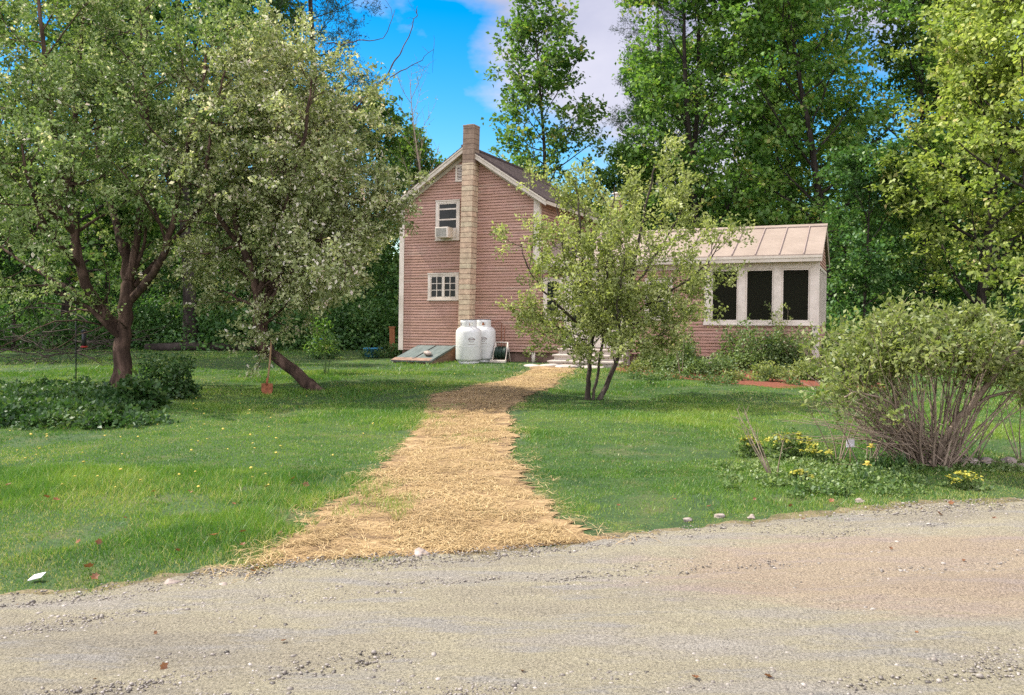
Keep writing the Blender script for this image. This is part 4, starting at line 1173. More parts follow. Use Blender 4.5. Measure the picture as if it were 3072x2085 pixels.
# ------------------------------------------------------------------ grass, straw, gravel
rng = np.random.default_rng(3)
def blades(n, y0, y1, xw, hmin, hmax, wid, seed):
    rg = np.random.default_rng(seed)
    y = rg.uniform(y0, y1, n); x = rg.uniform(-1, 1, n) * y * xw
    rs = road_side(x, y) + (fbm(x * 2.2, y * 2.2, 61) - .5) * .6
    pdist = np.full(n, 5.)
    nearp = (np.abs(x) < 3.5)
    pdist[nearp] = path_dist(x[nearp], y[nearp])
    pd = pdist + (fbm(x * 1.7, y * 1.7, 62) - .5) * .9
    tuft = (fbm(x * 2.6, y * 2.6, 66, 3) > .575)
    keep = (rs > -.03 + .42 * rg.random(n) ** 3) & ((pd > .12 * rg.random(n)) | (tuft & (pdist > -.65) & (rg.random(n) < .6)))
    keep &= ~in_poly(x, y, BED + np.array([0, .25]))
    # house footprint
    hx = (x - .7252) * .9212 - (y - 24.5) * .3891; hy = (x - .7252) * .3891 + (y - 24.5) * .9212
    keep &= ~((hx > -4.7) & (hx < 7.9) & (hy > -.1) & (hy < 6)) & ~((hx > -3.98) & (hx < -2.6) & (hy > -1.65) & (hy < 0)) & ~((hx > .75) & (hx < 3.) & (hy > -1.3) & (hy < 0))
    bare = fbm(x * .9, y * .9, 63, 3)
    keep &= (bare < .70) | (rg.random(n) < .3)
    x = x[keep]; y = y[keep]; n = len(x)
    thin = np.clip((rs[keep] - .1) / .8, 0, 1)
    long_ = np.clip((fbm(x * .7, y * .7, 64, 3) - .35) * 2.2, .25, 1.3)
    h = rg.uniform(hmin, hmax, n) * long_ * (.5 + .5 * thin)
    a = rg.uniform(0, 2 * PI, n); w = wid * rg.uniform(.6, 1.3, n)
    lean = rg.normal(0, .55, (n, 2)) * h[:, None]
    z = gz(x, y)
    c, s = np.cos(a) * w / 2, np.sin(a) * w / 2
    V = np.empty((n, 3, 3))
    V[:, 0] = np.stack([x - c, y - s, z - .004], 1); V[:, 1] = np.stack([x + c, y + s, z - .004], 1)
    V[:, 2] = np.stack([x + lean[:, 0], y + lean[:, 1], z + h], 1)
    patch = fbm(x * .8, y * .8, 65, 4) - .5 + .5 * (fbm(x * 5, y * 5, 68, 2) - .5)
    dry = (rg.random(n) < (.05 + .22 * np.clip(fbm(x * .6, y * .6, 69, 3) - .5, 0, 1) * 4 + .35 * (1 - thin) ** 2 + .25 * np.clip(.35 - pdist[keep], 0, .35) / .35)).astype(float)
    t = np.clip(.42 + patch * 1.1 + rg.normal(0, .14, n), 0, .82)
    t = np.where(dry > 0, rg.uniform(.85, 1., n), t)
    return V.reshape(-1, 3), np.repeat(t, 3)
parts = [blades(210000, 4.0, 8.0, .66, .045, .095, .0055, 1), blades(230000, 7.6, 13.5, .66, .045, .095, .0085, 2),
         blades(190000, 13, 21, .66, .05, .10, .013, 3), blades(90000, 20, 34.5, .66, .06, .12, .022, 4)]
V = np.concatenate([p[0] for p in parts]); t = np.concatenate([p[1] for p in parts])
tag(mesh_np('grass', V, tris=np.arange(len(V)).reshape(-1, 3), mats=[M['grass']], tint=t), 'short mown green grass of the front lawn', 'grass', kind='stuff')


def scatter_poly(rg, n, poly, pad=0.0):
    lo = poly.min(0) - pad; hi = poly.max(0) + pad
    x = rg.uniform(lo[0], hi[0], n * 3); y = rg.uniform(lo[1], hi[1], n * 3)
    return x, y

rg = np.random.default_rng(17)
# straw strands, denser close by
n = 230000
y = 4.4 + 17 * rg.random(n) ** 1.9; x = rg.uniform(-2.9, 1.9, n)
d = path_dist(x, y) + (fbm(x * 2, y * 2, 62) - .5) * .5
clumpy = fbm(x * 3.1, y * 3.1, 77, 3)
k = ((d < -.15) & ((clumpy > .43) | (rg.random(n) < .16))) | ((d < .2) & (rg.random(n) < .10)) 
k &= road_side(x, y) > .12 + .3 * (fbm(x * 3, y * 3, 71) - .5) - rg.exponential(.16, n)
x = x[k]; y = y[k]; n = len(x)
L = rg.uniform(.04, .16, n); a = rg.normal(0, .75, n) + np.where(rg.random(n) < .2, 1.5, 0); w = .0022 + .0005 * y * rg.uniform(.5, 1, n) * .6
z0 = gz(x, y) + .010 + rg.exponential(.008, n); tilt = rg.normal(0, .035, n)
dx, dy = np.cos(a) * L / 2, np.sin(a) * L / 2; px_, py_ = -np.sin(a) * w / 2, np.cos(a) * w / 2
arch = rg.uniform(-.004, .02, n)
V = np.stack([np.stack([x - dx - px_, y - dy - py_, z0 - tilt * L], 1), np.stack([x - dx + px_, y - dy + py_, z0 - tilt * L], 1),
              np.stack([x + px_, y + py_, z0 + arch], 1), np.stack([x - px_, y - py_, z0 + arch], 1),
              np.stack([x + dx + px_, y + dy + py_, z0 + tilt * L], 1), np.stack([x + dx - px_, y + dy - py_, z0 + tilt * L], 1)], 1).reshape(-1, 3)
b = np.arange(n)[:, None] * 6
Q = np.concatenate([b + np.array([0, 3, 2, 1]), b + np.array([3, 5, 4, 2])])
tt = np.clip(.5 + .5 * (fbm(x * 1.5, y * 1.5, 72) - .5) + rg.normal(0, .2, n), 0, 1)
tag(mesh_np('straw', V, quads=Q, mats=[M['straw']], tint=np.repeat(tt, 6)), 'loose golden straw spread over the footpath', 'straw', kind='stuff')

# loose stones on the road
ico = bmesh.new(); bmesh.ops.create_icosphere(ico, subdivisions=1, radius=1)
iv = np.array([v.co[:] for v in ico.verts]); it = np.array([[v.index for v in f.verts] for f in ico.faces]); ico.free()
n = 120000
y = 2.6 + 6.2 * rg.random(n) ** 1.35; x = rg.uniform(-.66, .66, n) * (y + .3)
rs = road_side(x, y)
pat = fbm(x * 1.2 - y * .3, y * 2.6 - x * .9, 81, 4)
k = (rs < .08) & ((pat > .52) | (rg.random(n) < .30))
x = x[k]; y = y[k]; n = len(x)
r = np.clip(rg.lognormal(math.log(.0040), .42, n), .002, .014)
S = np.stack([r * rg.uniform(.8, 1.5, n), r * rg.uniform(.8, 1.3, n), r * rg.uniform(.45, .8, n)], 1)
a = rg.uniform(0, 6.28, n); c, s = np.cos(a), np.sin(a)
q = iv[None] * S[:, None, :] * rg.uniform(.8, 1.2, (n, len(iv), 1))
rel = gz(x, y) + .006 + .035 * .25
V = np.stack([q[..., 0] * c[:, None] - q[..., 1] * s[:, None] + x[:, None], q[..., 0] * s[:, None] + q[..., 1] * c[:, None] + y[:, None], q[..., 2] + rel[:, None] + r[:, None] * .3], -1).reshape(-1, 3)
T = (it[None] + (np.arange(n) * len(iv))[:, None, None]).reshape(-1, 3)
tt = np.clip(.5 + rg.normal(0, .22, n), 0, 1)
tag(mesh_np('loose_gravel', V, tris=T, mats=[M['stone']], tint=np.repeat(tt, len(iv))), 'loose small stones scattered on the gravel road', 'gravel', kind='stuff')

# ------------------------------------------------------------------ planting
rng = np.random.default_rng(23)
def gpt(px, py): return G(px * d2n, py * d2n)
# leafy patch under the tall apple tree
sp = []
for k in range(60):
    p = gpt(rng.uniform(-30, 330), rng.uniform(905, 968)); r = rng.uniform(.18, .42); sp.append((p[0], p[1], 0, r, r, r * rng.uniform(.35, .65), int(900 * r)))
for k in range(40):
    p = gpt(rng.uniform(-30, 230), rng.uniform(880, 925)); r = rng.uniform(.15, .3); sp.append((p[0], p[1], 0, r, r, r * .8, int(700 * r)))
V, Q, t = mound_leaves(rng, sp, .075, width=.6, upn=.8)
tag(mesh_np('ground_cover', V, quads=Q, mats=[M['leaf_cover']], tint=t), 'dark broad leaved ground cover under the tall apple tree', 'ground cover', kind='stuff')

def bush(px, py, rx, h, n, size, mat, label, cat='bush', group=None, name='garden_bush', stems=14, lobes=6, z0=0.05, wd=.55):
    p = gpt(px, py); root = empty(name, (p[0], p[1], 0))
    sp = [(rng.normal(0, rx * .42), rng.normal(0, rx * .35), z0, rx * rng.uniform(.4, .62), rx * rng.uniform(.4, .6), h * rng.uniform(.65, 1.0), n // lobes) for k in range(lobes)]
    V, Q, t = mound_leaves(rng, sp, size, width=wd)
    mesh_np('foliage', V, quads=Q, mats=[M[mat]], tint=t, parent=root)
    paths = []
    for k in range(stems):
        a = rng.uniform(0, 6.28); e = rx * rng.uniform(.2, .8)
        q = smooth_path([(0.03 * math.cos(a), .03 * math.sin(a), -.02), (e * .45 * math.cos(a), e * .45 * math.sin(a), h * .45), (e * math.cos(a), e * math.sin(a), h * .85)])
        paths.append((q, np.linspace(.009, .003, len(q))))
    tubes_mesh('stem', paths, M['stalk'], root)
    return tag(root, label, cat, group)
bush(390, 905, .62, .78, 2600, .075, 'leaf_cover', 'dense green clump at the right of the tall apple trunk', name='shrub')
bush(300, 930, .42, .42, 900, .13, 'leaf_cover', 'large leaved plant in front of the tall apple trunk', 'plant', name='broad_leaf_plant')
GB = 'bushes in the bed along the porch'
for (px, py, rx, h, n, sz, mt, lb) in [
    (1690, 840, .80, .98, 3400, .075, 'leaf_bed', 'rounded peony bush under the middle porch window'),
    (1785, 842, .62, .90, 2400, .075, 'leaf_bed', 'rounded peony bush right of the largest one under the porch window'),
    (1560, 843, .60, .78, 2200, .07, 'leaf_bed', 'loose bush left of the white lattice'),
    (1490, 838, .42, .55, 1300, .07, 'leaf_bed', 'low bush between the steps and the loose bush'),
    (1615, 850, .40, .40, 1000, .065, 'leaf_bed', 'small bush before the white lattice'),
    (1878, 828, .52, .72, 1900, .075, 'leaf_cover', 'dark bush at the porch corner'),
    (1740, 866, .34, .34, 800, .06, 'leaf_lilac', 'pale low clump at the front of the mulch'),
    (1830, 862, .42, .36, 1000, .06, 'leaf_lilac', 'pale low clump near the porch corner'),
    (1930, 866, .50, .42, 1200, .06, 'leaf_lilac', 'pale clump at the right end of the mulch bed'),
    (1440, 845, .26, .24, 500, .05, 'leaf_lilac', 'tiny clump beside the steps'),
    (1660, 866, .22, .18, 400, .05, 'leaf_lilac', 'small pale clump amid the red mulch'),
]: bush(px, py, rx * 1.12, h * 1.12, int(n * 1.2), sz * 1.1, mt, lb, group=GB)
sp = []
for k in range(115):
    p = gpt(rng.uniform(1430, 2010), rng.uniform(838, 878)); r = rng.uniform(.10, .24); sp.append((p[0], p[1], 0, r, r, r * .8, int(420 * r)))
V, Q, t = mound_leaves(rng, sp, .055)
tag(mesh_np('bed_ground_cover', V, quads=Q, mats=[M['leaf_bed']], tint=t), 'low leafy growth among the red mulch', 'ground cover', kind='stuff')
# bushes round the left side of the house
bush(935, 798, .42, .92, 1500, .07, 'leaf_dark', 'dark green shrub at the left house corner above the cellar doors', name='shrub')
bush(890, 812, .60, .45, 1300, .08, 'leaf_cover', 'weedy clump left of the cellar doors', name='weed_clump', cat='plant')
bush(1195, 818, .35, .34, 700, .06, 'leaf_cover', 'weedy clump right of the hose reel', name='weed_clump', cat='plant')
bush(740, 850, .34, .95, 700, .07, 'leaf_maple', 'thin sapling shoots beside the leaning trunk', name='sapling', lobes=5, z0=.5, stems=9)
bush(720, 815, .55, .75, 1500, .08, 'leaf_dark', 'dark shrub behind the leaning trunk', name='shrub')

# the big multi stemmed shrub on the right
g = Grow(404); rg2 = g.rng
LB = empty('lilac_shrub', (*gpt(2110, 1060), 0)); base = np.array([*gpt(2110, 1060), 0])
for k in range(84):
    a = rg2.uniform(0, 6.28); r0 = rg2.uniform(.02, .28)
    p = (r0 * math.cos(a), r0 * .8 * math.sin(a), -.03); sp_ = rg2.uniform(.15, 1.0)
    d = (math.cos(a) * sp_ * .88, math.sin(a) * sp_ * .65, 1.0)
    t = g.poly(p, d, rg2.uniform(1.1, 1.5), 9, .08, .0)
    rr = rg2.uniform(.006, .015); g.paths.append((t, np.linspace(rr, .004, len(t))))
    g.spawn(t, rr, .004, [dict(n=5, L=.34, ang=34, wob=.14, up=.07, start=.74, rf=.5, seg=4, rmin=.003), dict(n=3, L=.18, ang=42, wob=.15, up=.06, start=.2, seg=3, rmin=.002, keep=.4)])
nleafy = len(g.tw)
for pts, r in [([(2790, 1390, 8.0), (2850, 1290, 7.95), (2910, 1215, 7.9), (2990, 1120, 7.8), (3080, 1010, 7.7), (3150, 940, 7.6)], .038),
               ([(2900, 1225, 7.9), (2990, 1185, 7.9), (3090, 1170, 7.9), (3180, 1180, 7.8)], .018),
               ([(2770, 1370, 8), (2690, 1230, 7.7), (2600, 1180, 7.5), (2530, 1190, 7.4)], .016), ([(2760, 1360, 8), (2680, 1250, 8.3), (2610, 1235, 8.4)], .012)]:
    w = smooth_path([P(*q) - base for q in pts], jit=.01, rng=rg2)
    g.paths.append((w, np.linspace(r, r * .4, len(w))))
    g.spawn(w, r, r * .4, [dict(n=6, L=.7, ang=45, wob=.12, up=.10, start=.35, rf=.4, seg=5, rmin=.004), dict(n=4, L=.26, ang=42, wob=.15, up=.06, start=.2, seg=3, rmin=.002, keep=.5)])
for k in range(110):     # bare grey twigs low on the left side
    a = rg2.uniform(1.9, 4.4); d = (math.cos(a), math.sin(a) * .7, rg2.uniform(.35, 1.0))
    t = g.poly((rg2.normal(0, .15), rg2.normal(0, .1), rg2.uniform(0, .25)), d, rg2.uniform(.6, 1.5), 7, .12, -.03)
    g.paths.append((t, np.linspace(.007, .002, len(t))))
tubes_mesh('stem', g.paths, M['twig'], LB)
V, Q, t = g.leaves(13, .035, .056, flat=1., droop=-.15, upn=.4, width=.5)
mesh_np('foliage', V, quads=Q, mats=[M['leaf_lilac']], tint=t, parent=LB)
tag(LB, 'big multi stemmed shrub with bare lower twigs at the roadside on the right', 'shrub')

# thin leafy plant in front of the right porch screen
def stem_plant(px, py, h, ns, spread, label, mat, name='tall_plant', lp=16, size=.07, cat='plant', group=None, stalk='twig', up=.04):
    p = gpt(px, py); g = Grow(int(px * 7 + py)); root = empty(name, (p[0], p[1], 0))
    for k in range(ns):
        a = g.rng.uniform(0, 6.28); d = (math.cos(a) * spread, math.sin(a) * spread, 1)
        t = g.poly((.04 * math.cos(a), .04 * math.sin(a), -.02), d, h * g.rng.uniform(.75, 1.05), 8, .06, up)
        g.paths.append((t, np.linspace(.008, .003, len(t))))
        g.spawn(t, .008, .003, [dict(n=4, L=h * .2, ang=45, wob=.1, up=.05, start=.55, seg=3, rmin=.002)])
    tubes_mesh('stem', g.paths, M[stalk], root)
    if lp:
        V, Q, t = g.leaves(lp, .03, size, flat=1, droop=0, upn=.6)
        mesh_np('foliage', V, quads=Q, mats=[M[mat]], tint=t, parent=root)
    return tag(root, label, cat, group)
stem_plant(1775, 838, 1.75, 9, .25, 'tall thin stemmed plant reaching up before the right porch screen', 'leaf_lilac', lp=11)
stem_plant(1850, 850, 1.2, 8, .3, 'thin reddish stemmed plant at the porch corner', 'leaf_bed', lp=8)
stem_plant(1545, 852, 1.2, 3, .12, 'single thin upright shoot left of the porch windows', 'leaf_young', lp=14)
GS = 'dry stalks by the roadside shrub'
for px, py, h, ns, lb in [(1760, 1085, .75, 5, 'short dry stalks at the left end of the roadside planting'), (1965, 1065, 1.1, 8, 'tall dry stalks left of the big shrub, beside the white tag'), (1900, 1050, .9, 6, 'thin pale stalks leaning left of the white tag'),
                          (2210, 1045, .8, 4, 'dry stalks on the right of the big shrub'), (2320, 1050, .95, 5, 'dry stalks at the right edge of the picture')]:
    stem_plant(px, py, h, ns, .42, lb, 'leaf_bed', name='dry_stalks', lp=0, group=GS, cat='stalks', up=-.01)
# yellow bracted clumps, daffodils
def clump(px, py, r, h, n, label):
    p = gpt(px, py); root = empty('spurge_clump', (p[0], p[1], 0))
    V, Q, t = mound_leaves(rng, [(0, 0, .0, r, r * .8, h * .8, n)], .045); mesh_np('foliage', V, quads=Q, mats=[M['leaf_bed']], tint=t, parent=root)
    k = int(26 * r / .2); a = rng.uniform(0, 6.28, k); q = r * rng.uniform(0, 1, k) ** .5
    c = np.stack([q * np.cos(a), q * .8 * np.sin(a), h * (1 - .35 * (q / r) ** 2)], 1); ph = rng.uniform(0, 6, k)
    rp = np.repeat(c, 7, 0) + rng.normal(0, .008, (k * 7, 3)); ax = rng.normal(0, 1, (k * 7, 3)); ax[:, 2] *= .25; nr = np.tile([[0, 0, 1.]], (k * 7, 1)) + rng.normal(0, .2, (k * 7, 3))
    V, Q = leaf_arrays(rng, rp, ax, nr, np.full(k * 7, .032), width=.8)
    mesh_np('flower_heads', V, quads=Q, mats=[M['spurge']], tint=np.repeat(rng.uniform(0, 1, k * 7), 4), parent=root)
    tag(root, label, 'plant', 'yellow spurge clumps')
clump(1795, 1040, .26, .26, 900, 'largest yellow topped spurge clump left of the big shrub')
clump(1700, 1035, .13, .20, 300, 'small yellow spurge clump farthest left on the lawn edge')
clump(1850, 1058, .14, .20, 350, 'yellow spurge clump just right of the largest one')
clump(1815, 1100, .10, .12, 200, 'tiny spurge clump nearest the road')
clump(2185, 1112, .14, .14, 260, 'yellow green clump on the verge right of the big shrub')
sp = []
for k in range(110):
    p = gpt(rng.uniform(1800, 2090), rng.uniform(1050, 1132)); r = rng.uniform(.05, .14); sp.append((p[0], p[1], 0, r, r, r * .9, int(900 * r)))
for k in range(60):
    p = gpt(rng.uniform(1640, 1860), rng.uniform(1050, 1110)); r = rng.uniform(.04, .10); sp.append((p[0], p[1], 0, r, r, r * .8, int(700 * r)))
for k in range(50):
    p = gpt(rng.uniform(2080, 2340), rng.uniform(1050, 1075)); r = rng.uniform(.04, .10); sp.append((p[0], p[1], 0, r, r, r * .8, int(700 * r)))
V, Q, t = mound_leaves(rng, sp, .034)
tag(mesh_np('roadside_ground_cover', V, quads=Q, mats=[M['leaf_bed']], tint=t), 'low mixed ground cover round the foot of the big shrub', 'ground cover', kind='stuff')
# strap leaved clumps with a daffodil
def straps(px, py, n, h, label, flower=0):
    p = gpt(px, py); root = empty('daffodil_clump', (p[0], p[1], 0))
    Vs = []; Qs = []
    for k in range(n):
        a = rng.uniform(0, 6.28); l = rng.uniform(.5, 1) * h; o = rng.normal(0, .04, 2); bend = rng.uniform(.1, .6) * l; w = .007
        q = [(o[0] + math.cos(a) * bend * f * f, o[1] + math.sin(a) * bend * f * f, l * f * (1 - .2 * f)) for f in (0, .35, .7, 1)]
        b = len(Vs)
        for i, c in enumerate(q):
            ww = w * (1, 1, .8, .1)[i]; Vs += [(c[0] - math.sin(a) * ww, c[1] + math.cos(a) * ww, c[2]), (c[0] + math.sin(a) * ww, c[1] - math.cos(a) * ww, c[2])]
        Qs += [(b + 2 * i, b + 2 * i + 1, b + 2 * i + 3, b + 2 * i + 2) for i in range(3)]
    mesh_np('blades', np.array(Vs), quads=np.array(Qs), mats=[M['leaf_cover']], tint=rng.uniform(.3, .9, len(Vs)), parent=root)
    for k in range(flower):
        m = MB(); x, y = rng.normal(0, .05, 2); z = h * .95
        m.lathe([(.004, 0), (.014, .004), (.02, .028), (.016, .028), (.008, .01)], 10, (x, y - .02, z))
        for j in range(6):
            a = j * PI / 3; m.add([(x, y - .02, z), (x + .03 * math.cos(a - .4), y - .02 + .03 * math.sin(a - .4), z + .002), (x + .045 * math.cos(a), y - .02 + .045 * math.sin(a), z - .003), (x + .03 * math.cos(a + .4), y - .02 + .03 * math.sin(a + .4), z + .002)], [(0, 1, 2, 3)])
        m.build('flower', M['dandelion'], root); m = MB(); m.tube([(x, y, 0), (x, y, z * .6), (x, y - .02, z)], .003, 5); m.build('stalk', M['stalk'], root)
    tag(root, label, 'plant', 'strap leaved clumps by the big shrub')
straps(2000, 1075, 60, .26, 'daffodil clump with one bloom below the white tag', 1)
straps(2048, 1080, 70, .28, 'dense strap leaved clump left of the shrub foot')
straps(1955, 1105, 40, .2, 'daffodil clump with one bloom closest to the road', 1)

# stones edging the bed and lying on the verge
GE = 'stones along the roadside bed'
for i, (px, py, r, lb) in enumerate([(2290, 1058, .08, 'large grey stone at the right edge of the bed'), (2240, 1056, .065, 'stone between the dry stalks and the right edge stone'), (2205, 1060, .08, 'small stone in the edging right of the shrub'),
                                     (2160, 1052, .06, 'stone in the edging near the shrub foot'), (2320, 1066, .06, 'half buried stone at the far right'), (1632, 1168, .032, 'reddish stone on the verge below the lawn'), (1705, 1172, .028, 'dark stone on the verge right of the reddish stone'),
                                     (1560, 1176, .03, 'small stone at the end of the straw spill'), (1950, 1146, .03, 'pale pebble on the verge below the planting'), (390, 1330, .035, 'brown clod at the road edge below the dead leaves'), (505, 1338, .03, 'dark chip of stone lying on the gravel'), (955, 1260, .04, 'dark brown clod where the straw meets the road')]):
    p = gpt(px, py); rock('stone', p[0], p[1], r * .25 + float(gz(*p)), (r * 1.25, r, r * .65), lb, 'stone', GE, seed=i)

# white plant tag
p = gpt(1930, 1062); tg = tag(empty('plant_tag', (p[0], p[1], 0), R(12)), 'white plant tag on a short stake left of the big shrub', 'plant tag')
m = MB(); m.box(-.042, .042, -.004, .0, .20, .28); m.build('card', M['paper'], tg); m = MB(); m.tube([(0, .004, -.02), (0, .004, .24)], .004, 6); m.build('stake', M['handle_wood'], tg)
# litter at the left corner
p = gpt(62, 1324); m = MB()
m.add([(0, 0, .004), (.07, .01, .02), (.075, .05, .035), (.01, .05, .02), (0, 0, .008), (.07, .01, .024), (.075, .05, .039), (.01, .05, .024)], [(0, 1, 2, 3), (4, 7, 6, 5), (0, 4, 5, 1), (1, 5, 6, 2), (2, 6, 7, 3), (3, 7, 4, 0)])
o = m.build('paper_scrap', M['paper']); o.location = (p[0], p[1], .01 + float(gz(*p))); tag(o, 'crumpled white paper scrap in the grass at the left road edge', 'litter')

# shovel stuck in the lawn
p = gpt(607, 895); sh = tag(empty('shovel', (p[0], p[1], 0), R(-8)), 'old shovel with a rusty blade standing upright on the lawn', 'shovel')
m = MB(); m.tube([(.03, .10, 1.02), (.02, .06, .6), (0, .0, .22)], .017, 8); m.build('handle', M['handle_wood'], sh)
m = MB()
prof = [(-.105, .20), (.105, .20), (.11, .09), (.08, -.02), (0, -.07), (-.08, -.02), (-.11, .09)]
n = len(prof)
vs = [(x, -.02 - .03 * (1 - (x / .11) ** 2) , z) for x, z in prof] + [(x, -.008 - .03 * (1 - (x / .11) ** 2), z) for x, z in prof]
m.add(vs, [list(range(n)), list(range(n, 2 * n))[::-1]] + [(i, (i + 1) % n, n + (i + 1) % n, n + i) for i in range(n)]); m.tube([(0, -.03, .17), (0, .0, .30)], .021, 8)
m.build('blade', M['rust'], sh)

# bird feeder pole on the left
p = P(228, 1150, 17.4); fp = tag(empty('feeder_pole', (p[0], p[1], 0)), 'thin black garden pole with a hanging feeder left of the tall apple trunk', 'pole')
m = MB(); m.tube([(0, 0, -.05), (0, 0, 1.0), (0, 0, 1.92)], .012, 8); m.tube([(0, 0, 1.15), (.08, 0, 1.22), (.17, 0, 1.17)], .007, 6); m.build('post', M['black_metal'], fp)
fd = tag(empty('bird_feeder', (p[0] + .17, p[1], .72)), 'narrow tube feeder with red base hanging from the thin black pole', 'bird feeder')
m = MB(); m.lathe([(.045, .06), (.045, .36)], 14); m.tube([(0, 0, .36), (0, 0, .45)], .003, 5); m.build('tube', M['black_metal'], fd); m = MB(); m.lathe([(.06, .03), (.075, .04), (.07, .06), (.03, .065)], 14); m.build('base', M['red'], fd); m = MB(); m.lathe([(.065, .36), (.05, .39), (.01, .41)], 14); m.build('lid', M['black_metal'], fd)

# things beside the house on the left
p = P(1117, 1040, 27.5); b_ = tag(empty('blue_basin', (p[0], p[1], 0)), 'shallow blue basin on the ground left of the house corner', 'basin')
m = MB(); m.lathe([(.20, .0), (.24, .02), (.30, .26), (.335, .28), (.335, .30), (.28, .29), (.22, .05), (.001, .04)], 28); m.build('bowl', M['blue'], b_)
m = MB(); m.lathe([(.335, .285), (.35, .29), (.345, .305), (.33, .302)], 28, caps=False); m.build('rim', M['blue'], b_)
p = P(1177, 1038, 28.5); m = MB(); m.box(-.09, .09, -.06, .06, -.05, .95); m.box(-.11, .11, -.08, .08, .951, .99); o = m.build('wooden_post', M['orange_wood'], bevel=.01); o.location = (p[0], p[1], 0); tag(o, 'orange brown wooden post beside the left house corner', 'post')
p = P(955, 1025, 26.5); pt_ = tag(empty('plant_pot', (p[0], p[1], .35)), 'deep blue pot among the leaves behind the leaning trunk', 'plant pot')
m = MB(); m.lathe([(.10, .0), (.12, .02), (.16, .26), (.175, .27), (.175, .30), (.15, .30), (.13, .2)], 20); m.build('pot', M['blue_deep'], pt_); m = MB(); m.lathe([(.09, -.36), (.09, -.002)], 12); m.build('stand', M['black_metal'], pt_)
# fallen log at the wood edge and the brush pile
p = P(640, 1030, 32); m = MB(); m.tube([(-2.6, 0, .12), (-1, .1, .16), (1, 0, .15), (2.4, -.2, .12)], [.15, .17, .16, .11], 12); o = m.build('fallen_log', M['bark_dark']); o.location = (p[0], p[1], 0); tag(o, 'dark fallen log lying along the edge of the wood', 'log')
g = Grow(909); p = P(150, 1060, 24); ps = []
for k in range(75):
    x = g.rng.uniform(-3.6, 1.9); h0 = g.rng.uniform(0, 1.3)
    t = g.poly((x, g.rng.normal(0, .7), h0), (g.rng.choice([-1, 1]) * 1, g.rng.normal(0, .4), g.rng.normal(.25, .5)), g.rng.uniform(.8, 2.4), 8, .12, -.04)
    r = g.rng.uniform(.008, .022); ps.append((t, np.linspace(r, .004, len(t))))
    for q in range(3):
        j = g.rng.integers(2, 8); c = g.poly(t[j], g.rng.normal(0, 1, 3), g.rng.uniform(.3, .9), 5, .2, 0); ps.append((c, np.linspace(.006, .002, len(c))))
o = tubes_mesh('brush_pile', ps, M['bark']); o.location = (p[0], p[1], 0); tag(o, 'tangled pile of bare dead branches at the left edge of the lawn', 'brush pile')

# dandelions and dead leaves, each its own small thing
m = MB(); m.lathe([(.004, .0), (.016, .002), (.020, .008), (.014, .014), (.001, .016)], 12)
dd = m.build('dandelion', M['dandelion']); m = MB(); m.tube([(0, 0, -.075), (.004, 0, -.03), (0, 0, .001)], .0022, 5); m.build('stem', M['stalk'], dd)
rg = np.random.default_rng(31); first = True; cnt = 0
while cnt < 70:
    px, py = rg.uniform(0, 640), rg.uniform(850, 1120) if rg.random() < .75 else rg.uniform(800, 1000)
    if rg.random() < .15: px = rg.uniform(640, 1150)
    q = gpt(px, py); 
    if path_dist(np.array([q[0]]), np.array([q[1]]))[0] < .3: continue
    if px < 420 and 850 < py < 970: continue
    if first: o = dd; first = False
    else:
        o = dd.copy(); COL.objects.link(o)
        k = dd.children[0].copy(); COL.objects.link(k); k.parent = o
    s = rg.uniform(.45, .8); o.location = (q[0], q[1], float(gz(*q)) + .075 * s); o.scale = (s, s, s); o.rotation_euler = (rg.normal(0, .3), rg.normal(0, .3), rg.uniform(0, 6)); cnt += 1
    tag(o, 'small yellow dandelion flower dotted in the lawn grass', 'dandelion', 'dandelions in the lawn')
m = MB()
pr = [(0, -.05), (.02, -.02), (.045, -.01), (.03, .01), (.035, .035), (.012, .03), (0, .055), (-.012, .03), (-.035, .035), (-.03, .01), (-.045, -.01), (-.02, -.02)]
vs = [(x, y, .25 * abs(x) + .15 * abs(y)) for x, y in pr] + [(0, 0, -.004)]
m.add(vs, [(i, (i + 1) % 12, 12) for i in range(12)])
dl = m.build('dead_leaf', M['dead_leaf']); first = True
for k in range(46):
    u = rg.random()
    if u < .5: px, py = rg.uniform(0, 700), rg.uniform(1080, 1350)
    elif u < .75: px, py = rg.uniform(1350, 2300), rg.uniform(1130, 1200)
    else: px, py = rg.uniform(0, 2324), rg.uniform(1250, 1560)
    q = gpt(px, py)
    if first: o = dl; first = False
    else: o = dl.copy(); COL.objects.link(o)
    s = rg.uniform(.3, .7) * (.6 if u >= .75 else 1); o.location = (q[0], q[1], float(gz(*q)) + (.045 if road_side(np.array(q[0]), np.array(q[1])) > .2 else .03)); o.scale = (s, s, s); o.rotation_euler = (rg.normal(0, .4), rg.normal(0, .4), rg.uniform(0, 6))
    tag(o, 'curled brown dead leaf lying on the ground', 'dead leaf', 'fallen dead leaves')

